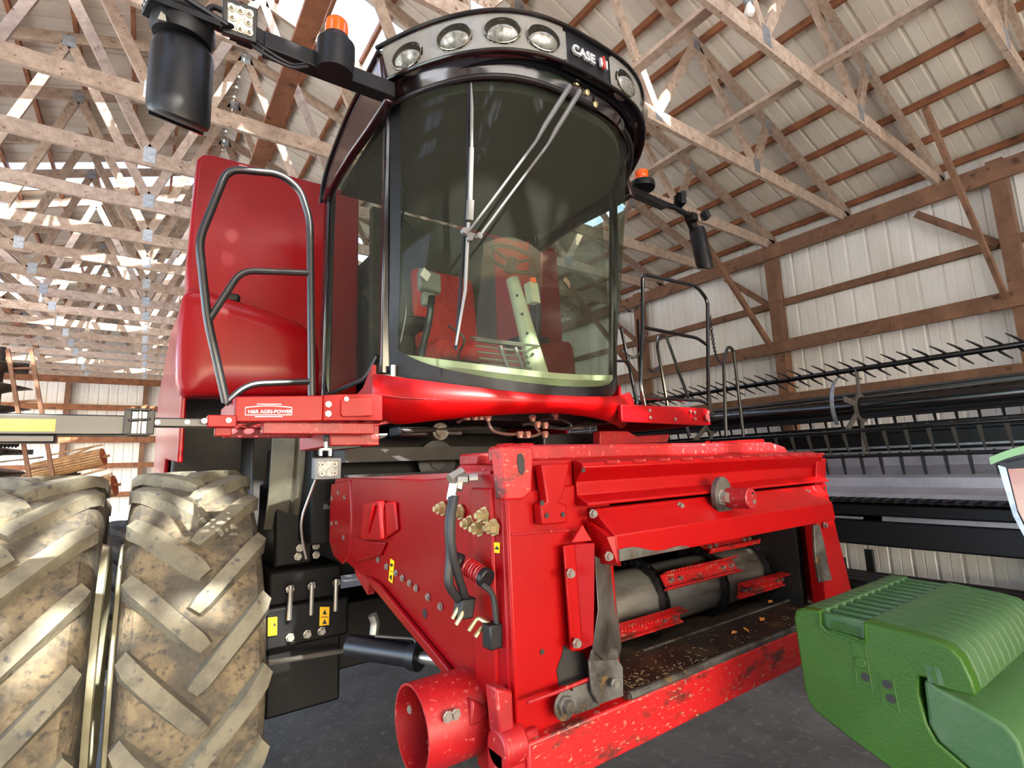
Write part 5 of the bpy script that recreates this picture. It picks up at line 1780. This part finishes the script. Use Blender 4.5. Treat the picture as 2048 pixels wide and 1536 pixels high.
TINE = mat('black_tine_plastic', rgb(38, 36, 38), 0.45)
BARS = [  # x, z, tine direction (x, z), length, spacing, first y, count as parts
    (5.28, 2.665, (-0.35, 0.55), 0.10, 0.115),
    (4.92, 2.10, (0.25, -1.0), 0.21, 0.150),
    (5.20, 1.885, (0.10, -1.0), 0.245, 0.150),
    (5.62, 2.30, (0.15, -1.0), 0.20, 0.150),
]
parts_left = 100
rest = MB()
for bi, (x, z, (dx, dz), L, sp) in enumerate(BARS):
    m = MB()
    m.tube([(x, HY0 + 0.2, z), (x, HY1 - 0.2, z)], 0.024 if bi == 0 else 0.017, 12)
    bar = m.build('reel_bar', BLACK_GLOSS, hd)
    first = None
    k = 0
    yv = 0.55
    while yv < HY1 - 0.4:
        seen = yv < (4.6 if bi == 0 else (3.4 if bi in (1, 3) else 2.9))
        if bi == 0:
            shapes = [((x, yv, z + 0.015), (-0.75, 0.45), 0.15), ((x, yv + 0.04, z - 0.015), (0.72, -0.55), 0.13)]
        else:
            shapes = [((x, yv, z), (dx, dz), L)]
        for (p, d, LL) in shapes:
            mb = tine_mesh(p, (d[0], 0.0, d[1]), LL, 0.026 if bi else 0.020, 0.010)
            if bi == 0:
                for i in range(len(mb.v)):
                    mb.v[i].y += (mb.v[i] - Vector(p)).length * 0.45 * (1 if d[0] < 0 else -1)
            if seen and parts_left > 0 and not (bi == 0 and d[0] > 0 and yv > 2.6):
                mb.build('reel_tine', TINE if bi != 1 else MATS['steel_tine'] if 'steel_tine' in MATS else mat('steel_tine', rgb(88, 84, 80), 0.35, 0.5), bar, smooth=30)
                parts_left -= 1
            else:
                rest.v += mb.v
                o_ = len(rest.v) - len(mb.v)
                rest.f += [tuple(i + o_ for i in f) for f in mb.f]
                rest.mi += [0] * len(mb.f)
        yv += sp
o = rest.build('reel_tines', TINE, hd, smooth=30)
o['kind'] = 'stuff'
m = MB()
m.tube([(RX + 0.02, HY0, RZ - 0.02), (RX + 0.02, HY1, RZ - 0.02)], 0.10, 28)
m.build('reel_tube', BLACK_GLOSS, hd)
m = MB()
m.prism([(RX + 0.22, HY0, 2.46), (RX + 0.30, HY0, 2.49), (RX + 0.42, HY0, 2.47), (RX + 0.42, HY0, 2.38), (RX + 0.22, HY0, 2.38)], (0, HY1 - HY0, 0))
m.build('back_tube', BLACK_METAL, hd, bevel=0.01)
# reel spiders with their curved shield plates
for ys in (2.02, 3.55, 5.1, 0.1, -1.4):
    m = MB()
    for x, z, *_ in BARS:
        m.bar((RX + 0.02, ys, RZ), (x, ys, z), 0.012, 0.05, up=(0, 1, 0) if False else (0.3, 0, 1))
    m.bar((RX, ys, RZ), (RX - 0.30, ys, RZ + 0.05), 0.012, 0.05)
    m.lathe([(-0.01, 0.13), (0.01, 0.13), (0.01, 0.09), (-0.01, 0.09)], (RX + 0.02, ys, RZ - 0.02), (0, 1, 0), 24, close=True)
    m.build('reel_spider', mat('grey_spider_steel', rgb(96, 92, 88), 0.4, 0.4) if 'grey_spider_steel' not in MATS else MATS['grey_spider_steel'], hd)
    m = MB()
    m.grid(lambda u, v: (RX - 0.02 + 0.28 * math.cos(math.radians(95 + 120 * u)), ys + 0.10 + 0.03 * (v - 0.5), RZ + 0.28 * math.sin(math.radians(95 + 120 * u))), 16, 1, (0.012, 0.012, -0.004))
    m.build('cam_plate', SILVER, hd)
# deck, back sheet, knife
m = MB()
m.prism([(4.84, HY0, 1.555), (4.88, HY0, 1.585), (5.10, HY0, 1.625), (5.12, HY0, 1.70), (5.55, HY0, 1.79), (5.58, HY0, 1.92), (5.62, HY0, 1.92), (5.64, HY0, 1.72), (5.10, HY0, 1.54)], (0, HY1 - HY0, 0))
m.build('header_deck', GREY_STEEL, hd, smooth=0)
m = MB()
m.box((5.60, HY0, 1.90), (5.68, HY1, 2.17)).box((5.58, HY0, 1.93), (5.60, HY1, 1.96)).box((5.57, HY0, 2.08), (5.60, HY1, 2.11))
m.build('back_sheet', BLACK, hd, bevel=0.01)
m = MB()
m.tube([(5.5, HY0, 1.955), (5.5, HY1, 1.955)], 0.012, 10)
m.build('deck_rail', SILVER, hd)
m = MB()
m.box((4.84, HY0, 1.515), (4.95, HY1, 1.555))
m.build('knife_bar', BLACK_METAL, hd)
gd = MB()
n_g = 0
y = HY0 + 0.05
rest = MB()
while y < HY1:
    mb = MB()
    mb.prism([(4.86, y - 0.018, 1.535), (4.86, y + 0.018, 1.535), (4.74, y + 0.028, 1.522), (4.72, y + 0.022, 1.518)], (0, 0, 0.022))
    if 0.6 < y < 3.0 and n_g < 40:
        mb.build('knife_guard', BLACK_METAL, hd, smooth=0)
        n_g += 1
    else:
        o_ = len(rest.v)
        rest.v += mb.v
        rest.f += [tuple(i + o_ for i in f) for f in mb.f]
        rest.mi += [0] * len(mb.f)
    y += 0.076
o = rest.build('knife_guards', BLACK_METAL, hd, smooth=0)
o['kind'] = 'stuff'
m = MB()
m.box((4.9, HY0, 1.40), (5.6, HY1, 1.50)).box((4.92, HY0, 1.16), (5.5, HY1, 1.36)).box((5.62, HY0, 1.2), (5.8, HY1, 1.9))
m.build('header_frame', BLACK, hd, bevel=0.015)
m = MB()
m.box((4.93, 1.0, 1.362), (4.96, 1.85, 1.398)).box((4.93, 2.0, 1.366), (4.96, 2.6, 1.385))
m.build('frame_strip', GREY_STEEL, hd)
for ys in (-1.2, 0.6, 2.9, 4.9):
    MB().box((4.95, ys - 0.05, 0.0), (5.05, ys + 0.05, 1.18)).box((5.4, ys - 0.05, 0.0), (5.5, ys + 0.05, 1.18)).box((4.95, ys - 0.05, 0.0), (5.5, ys + 0.05, 0.08)).build_each('support_stand', BLACK_METAL, hd)

# dark drain pipes lying on a low rack against the wall
rk = root('pipe_rack', (6.6, 2.2, 0), 'low black steel rack against the tin wall below the header', 'rack')
m = MB()
for ys in (-2.0, 0.4, 2.8, 5.2):
    m.box((6.25, ys - 0.04, 0.0), (6.30, ys + 0.04, 0.80)).box((6.95, ys - 0.04, 0.0), (7.0, ys + 0.04, 0.80)).box((6.25, ys - 0.04, 0.40), (7.0, ys + 0.04, 0.46))
m.build_each('rack_leg', BLACK_METAL, rk)
kinds = ['topmost', 'second from the top', 'third from the top', 'lowest']
for i in range(4):
    m = MB()
    z = 0.53 + 0.13 * (3 - i) if False else 0.523
    m.tube([(6.36 + 0.155 * i, -2.2, z), (6.36 + 0.155 * i, 5.6, z)], 0.06, 16)
    o = m.build('steel_pipe', BLACK_METAL)
    tag(o, ['black steel pipe on the low rack, outermost on the header side', 'black steel pipe on the low rack, second from the header', 'black steel pipe on the low rack, second from the wall', 'black steel pipe on the low rack, outermost on the tin wall side'][i], 'pipe', 'steel pipes on the low rack')

# ================================================================ GREEN TRACTOR NOSE
FX = 1.50
# suitcase weights hung in a row, the outermost one shows its whole face
out = [(0.812, 1.475), (0.805, 1.495), (0.785, 1.503), (0.740, 1.503), (0.732, 1.500), (0.64, 1.500), (0.632, 1.503), (0.50, 1.490), (0.468, 1.482), (0.449, 1.463), (0.436, 1.42), (0.432, 1.392), (0.438, 1.388), (0.505, 1.388), (0.512, 1.402), (0.535, 1.402), (0.540, 1.36), (0.532, 1.30), (0.518, 1.268), (0.470, 1.235), (0.455, 1.19), (0.46, 1.12), (0.60, 1.165), (0.703, 1.207), (0.785, 1.245), (0.800, 1.265), (0.806, 1.30)]
PITCH, NW = 0.048, 13
for i in range(NW):
    x0 = FX + PITCH * i
    m = MB()
    m.prism([(x0, y, z) for y, z in out], (PITCH - 0.003, 0, 0))
    if i == 0:
        name_body = 'front weight'
    # thin the casting at the hand hold: cut is drawn by building the slab in two thicknesses
    o = None
    r = root('suitcase_weight', (x0 + PITCH / 2, 0.62, 1.35))
    # full-thickness outline with the hand-hold span left low
    full = [(0.812, 1.475), (0.805, 1.495), (0.785, 1.503), (0.742, 1.503), (0.738, 1.462), (0.642, 1.456), (0.636, 1.502), (0.50, 1.490)] + out[8:]
    m = MB()
    m.prism([(x0, y, z) for y, z in full], (PITCH - 0.0045, 0, 0))
    m.build('casting', GREEN if i == 0 else GREEN_DUSTY, r, bevel=0.005)
    h = MB()
    h.prism([(x0 + 0.013, y, z) for y, z in ((0.743, 1.500), (0.635, 1.498), (0.635, 1.45), (0.743, 1.455))], (PITCH - 0.029, 0, 0))
    h.build('hand_grip', GREEN_DUSTY, r, bevel=0.004)
    where = ['with its full flat side showing', 'second in the row', 'third in the row', 'fourth in the row', 'fifth in the row', 'sixth in the row', 'seventh, the middle of the row', 'sixth from the far end', 'fifth from the far end', 'fourth from the far end', 'third from the far end', 'second from the far end', 'at the far end of the row'][i]
    tag(r, 'green suitcase tractor weight ' + where + ' on the tractor nose', 'tractor weight', 'green suitcase weights on the tractor nose')
    if i == 0:
        # raised and painted details of the visible face
        d = MB()
        ring = [(0.74, 1.50), (0.742, 1.470), (0.728, 1.455), (0.645, 1.446), (0.634, 1.456), (0.632, 1.497)]
        d.tube([(FX - 0.001, y, z) for y, z in ring], 0.004, 8)
        for k in range(4):
            d.tube([(FX - 0.002, 0.722 - 0.003 * k, 1.484 - 0.007 * k), (FX - 0.002, 0.650, 1.478 - 0.007 * k)], 0.0018, 6)
        for y0, y1, z0, z1 in ((0.672, 0.640, 1.445, 1.345), (0.618, 0.588, 1.385, 1.315)):
            d.tube([(FX, y0, z0), (FX, y0 - 0.004, z1), (FX, y1 - 0.004, z1 - 0.006), (FX, y1, z0 - 0.006)], 0.0018, 6)
        d.lathe([(0, 0.014), (0.002, 0.014), (0.004, 0.012), (0.004, 0.0001)], (FX, 0.655, 1.40), (-1, 0, 0), 20)
        d.build_each("cast_rib", GREEN, r)
        d = MB()
        for y, z in ((0.648, 1.368), (0.602, 1.365), (0.598, 1.334)):
            d.lathe([(0, 0.010), (0.0012, 0.010), (0.0012, 0.0001)], (FX, y, z), (-1, 0, 0), 16)
        d.build_each('painted_casting_hole', DARK, r, smooth=0)  # dark discs on the face, painted as shade inside bored openings
        d = MB()
        d.prism([(FX - 0.0012, y, z) for y, z in ((0.520, 1.432), (0.490, 1.432), (0.486, 1.396), (0.516, 1.396))], (0.0005, 0, 0))
        d.m = 1
        d.prism([(FX - 0.004, y, z) for y, z in ((0.506, 1.428), (0.502, 1.428), (0.498, 1.398), (0.504, 1.398))], (0.003, 0, 0))
        d.build('casting_notch', [GREEN_DUSTY, GREEN], r, smooth=0)

tr = root('tractor', (2.6, -1.2, 0), 'green tractor with front weight bracket and rounded hood beside the green weights', 'tractor')
m = MB()
brk = [(0.528, 1.392), (0.515, 1.400), (0.503, 1.386), (0.43, 1.362), (0.392, 1.345), (0.375, 1.32), (0.365, 1.25), (0.36, 1.15), (0.42, 1.20), (0.468, 1.235), (0.515, 1.268), (0.530, 1.30)]
m.prism([(FX + 0.004, y, z) for y, z in brk], (0.70, 0, 0))
m.build('weight_bracket', GREEN_DUSTY, tr, bevel=0.014, seg=3)
m = MB()
m.box((1.72, -0.6, 0.95), (2.05, 0.37, 1.24))
m.build('front_support', GREEN_DUSTY, tr, bevel=0.03)
# hood corner with its lamp
m = MB()


def hood(u, v):
    x = 2.40 + 0.95 * u
    yy = 0.548 - 3.0 * v ** 1.6
    rx = 1 - abs(2 * u - 1) ** 3.0
    z = 1.885 + 0.06 * (1 - math.exp(-v ** 1.6 * 3.0 / 0.12)) + 0.10 * (1 - math.exp(-v ** 1.6 * 3.0 / 0.8)) * (0.35 + 0.65 * rx)
    return Vector((x, yy + 0.02 * rx * (1 - v), z))


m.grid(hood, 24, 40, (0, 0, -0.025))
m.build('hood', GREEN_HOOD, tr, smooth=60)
m = MB()
m.prism([(2.42, y, z) for y, z in ((0.53, 1.862), (0.515, 1.69), (0.49, 1.60), (-2.4, 1.60), (-2.4, 2.0), (0.2, 1.93))], (0.9, 0, 0))
m.build('hood_body', BLACK, tr)
m = MB()
m.prism([(2.412, y, z) for y, z in ((0.532, 1.858), (0.516, 1.69), (0.492, 1.602), (0.484, 1.62), (0.503, 1.70), (0.512, 1.850))], (0.012, 0, 0))
m.build('lamp_frame', SILVER, tr)
m = MB()
m.prism([(2.408, y, z) for y, z in ((0.507, 1.845), (0.500, 1.71), (0.482, 1.635), (0.20, 1.62), (0.18, 1.86))], (0.012, 0, 0))
m.build('headlamp', mat('headlamp_amber_glass', rgb(150, 104, 66), 0.2, 0.1, color2=rgb(136, 58, 42), scale=5, coat=1.0), tr)
m = MB()
m.box((2.45, -2.4, 0.9), (3.3, 0.20, 1.60))
m.build('engine_block', BLACK, tr, bevel=0.03)
for x in (1.7, 4.05):
    m = MB()
    m.lathe([(-0.15, 0.40), (-0.19, 0.55), (-0.17, 0.66), (0, 0.69), (0.17, 0.66), (0.19, 0.55), (0.15, 0.40)], (x, -1.7, 0.69), (1, 0, 0), 48)
    m.cyl((x - 0.1, -1.7, 0.69), (x + 0.1, -1.7, 0.69), 0.40, 32)
    m.build('tyre', OLD_TYRE, tr)
m = MB()
m.box((1.55, -1.85, 0.6), (3.95, -1.55, 0.8)).box((2.3, -2.4, 0.6), (3.2, -1.2, 1.0))
m.build('front_axle', BLACK, tr)

# ================================================================ THINGS STORED FAR LEFT BEHIND THE TYRES
im = root('tillage_implement', (-1.2, 7.0, 0), 'folded disc implement with stacked dark blades and tan rolling baskets behind the muddy dual tyres', 'farm implement')
m = MB()
m.tube([(-1.22, 7.0, 0.0), (-1.22, 7.0, 3.25)], 0.045, 12)
m.box((-1.75, 6.96, 1.9), (-0.55, 7.04, 2.02)).box((-1.75, 6.96, 3.0), (-1.0, 7.04, 3.1)).box((-0.62, 6.95, 0), (-0.52, 7.05, 2.0)).box((-1.75, 6.95, 0), (-1.65, 7.05, 3.1))
m.build('frame', OLD_TYRE, im)
for i in range(11):
    z = 1.0 + 0.205 * i
    m = MB()
    ax = Vector((0.16, -0.05, 1)).normalized()
    m.lathe([(-0.05, 0.0001), (-0.05, 0.06), (0.0, 0.16), (0.035, 0.27), (0.042, 0.27), (0.008, 0.155), (-0.04, 0.05), (-0.04, 0.0001)], (-1.22 + (0.1 if i < 5 else 0), 6.98, z), ax, 28)
    m.build('disc_blade', mat('rusty_blade', rgb(66, 60, 54), 0.5, 0.4, color2=rgb(104, 84, 62), scale=6) if 'rusty_blade' not in MATS else MATS['rusty_blade'], im)


def basket(name, p, q, r, n, parent):
    mb = MB()
    p, q = Vector(p), Vector(q)
    d = (q - p).normalized()
    a = d.orthogonal().normalized()
    b = d.cross(a)
    for k in range(n):
        th = 2 * math.pi * k / n
        e = a * math.cos(th) + b * math.sin(th)
        mb.bar(p + e * r, q + e * r * 0.98, r * 0.22, r * 0.14, up=e)
    for f in (0.02, 0.35, 0.68, 0.98):
        c = p.lerp(q, f)
        mb.lathe([(-0.005, r * 0.93), (0.005, r * 0.93), (0.005, 0.02), (-0.005, 0.02)], c, d, 24, close=True)
    mb.tube([p - d * 0.05, q + d * 0.05], r * 0.15, 8)
    return mb.build(name, TAN_PIPE, parent, smooth=30)


basket('rolling_basket', (-0.86, 6.9, 2.02), (-0.33, 6.75, 2.15), 0.085, 22, im)
basket('rolling_basket', (-0.60, 6.8, 1.78), (-0.22, 6.7, 1.86), 0.10, 22, im)
for i, (p, q, w) in enumerate((((-0.95, 6.9, 1.98), (-0.42, 6.8, 2.26), 0.022), ((-0.80, 6.85, 1.88), (-0.30, 6.7, 2.03), 0.03), ((-0.70, 6.85, 1.80), (-0.25, 6.7, 1.98), 0.03), ((-0.75, 6.85, 2.18), (-0.35, 6.75, 2.27), 0.02), ((-1.6, 6.9, 1.86), (-0.6, 6.85, 2.02), 0.04), ((-1.6, 6.9, 1.74), (-0.7, 6.85, 1.88), 0.04), ((-1.6, 6.9, 2.06), (-0.8, 6.85, 2.16), 0.03))):
    m = MB()
    m.bar(p, q, w, 0.015)
    m.build('spring_tine', TAN_PIPE if i < 4 else MATS['rusty_blade'], im)

ld = root('ladder', (-0.95, 6.6, 0), 'narrow wooden ladder leaning steeply beside the stacked dark disc blades', 'ladder')
p0, p1 = Vector((-0.45, 6.55, 0.0)), Vector((-1.10, 6.60, 3.16))
off = Vector((0.16, 0, 0.02))
for dx in (0, 1):
    m = MB()
    m.bar(p0 + off * dx, p1 + off * dx, 0.035, 0.03)
    m.build('rail', WOOD_POST, ld, smooth=0)
for i in range(10):
    f = 0.06 + 0.098 * i
    c = p0.lerp(p1, f)
    m = MB()
    m.cyl(c, c + off, 0.012, 8)
    m.build('rung', WOOD_POST, ld)

hs = root('coiled_drain_pipe', (-1.25, 6.3, 2.34), 'black corrugated drain pipe lying behind the yellow striped arm and beside the ladder', 'pipe')
m = MB()
for i in range(34):
    x = -1.75 + 0.024 * i
    m.lathe([(0, 0.060), (0.006, 0.072), (0.012, 0.072), (0.018, 0.060), (0.024, 0.060)], (x, 6.45, 2.304), (1, 0, 0), 20)
m.build('pipe_wall', RUBBER, hs)
m = MB()
m.box((-1.62, 6.38, 2.205), (-1.57, 7.0, 2.23)).box((-1.12, 6.38, 2.205), (-1.07, 7.0, 2.23)).box((-1.75, 6.96, 2.19), (-0.9, 7.03, 2.24))
m.build('support_fork', OLD_TYRE, im)



# light bulbs
def bulb(name, p, label):
    p = Vector(p)
    r = root(name, p, label, 'light bulb')
    m = MB()
    m.lathe([(0, 0.02), (0, 0.035), (-0.03, 0.036), (-0.05, 0.026), (-0.055, 0.0001)], p, (0, 0, 1), 20)
    m.build('socket', SILVER, r)
    m = MB()
    m.lathe([(-0.045, 0.018), (-0.07, 0.022), (-0.10, 0.034), (-0.125, 0.036), (-0.145, 0.026), (-0.155, 0.0001)], p, (0, 0, 1), 20)
    m.build('glass_bulb', mat('frosted_bulb', rgb(226, 224, 218), 0.25) if 'frosted_bulb' not in MATS else MATS['frosted_bulb'], r)


bulb('light_bulb', (3.36, 1.645, 5.17), 'clear light bulb in a metal socket under the truss above the parked grain header')
bulb('light_bulb', (-1.49, 10.9, 4.92), 'small light bulb hanging among the trusses beyond the red side panel')
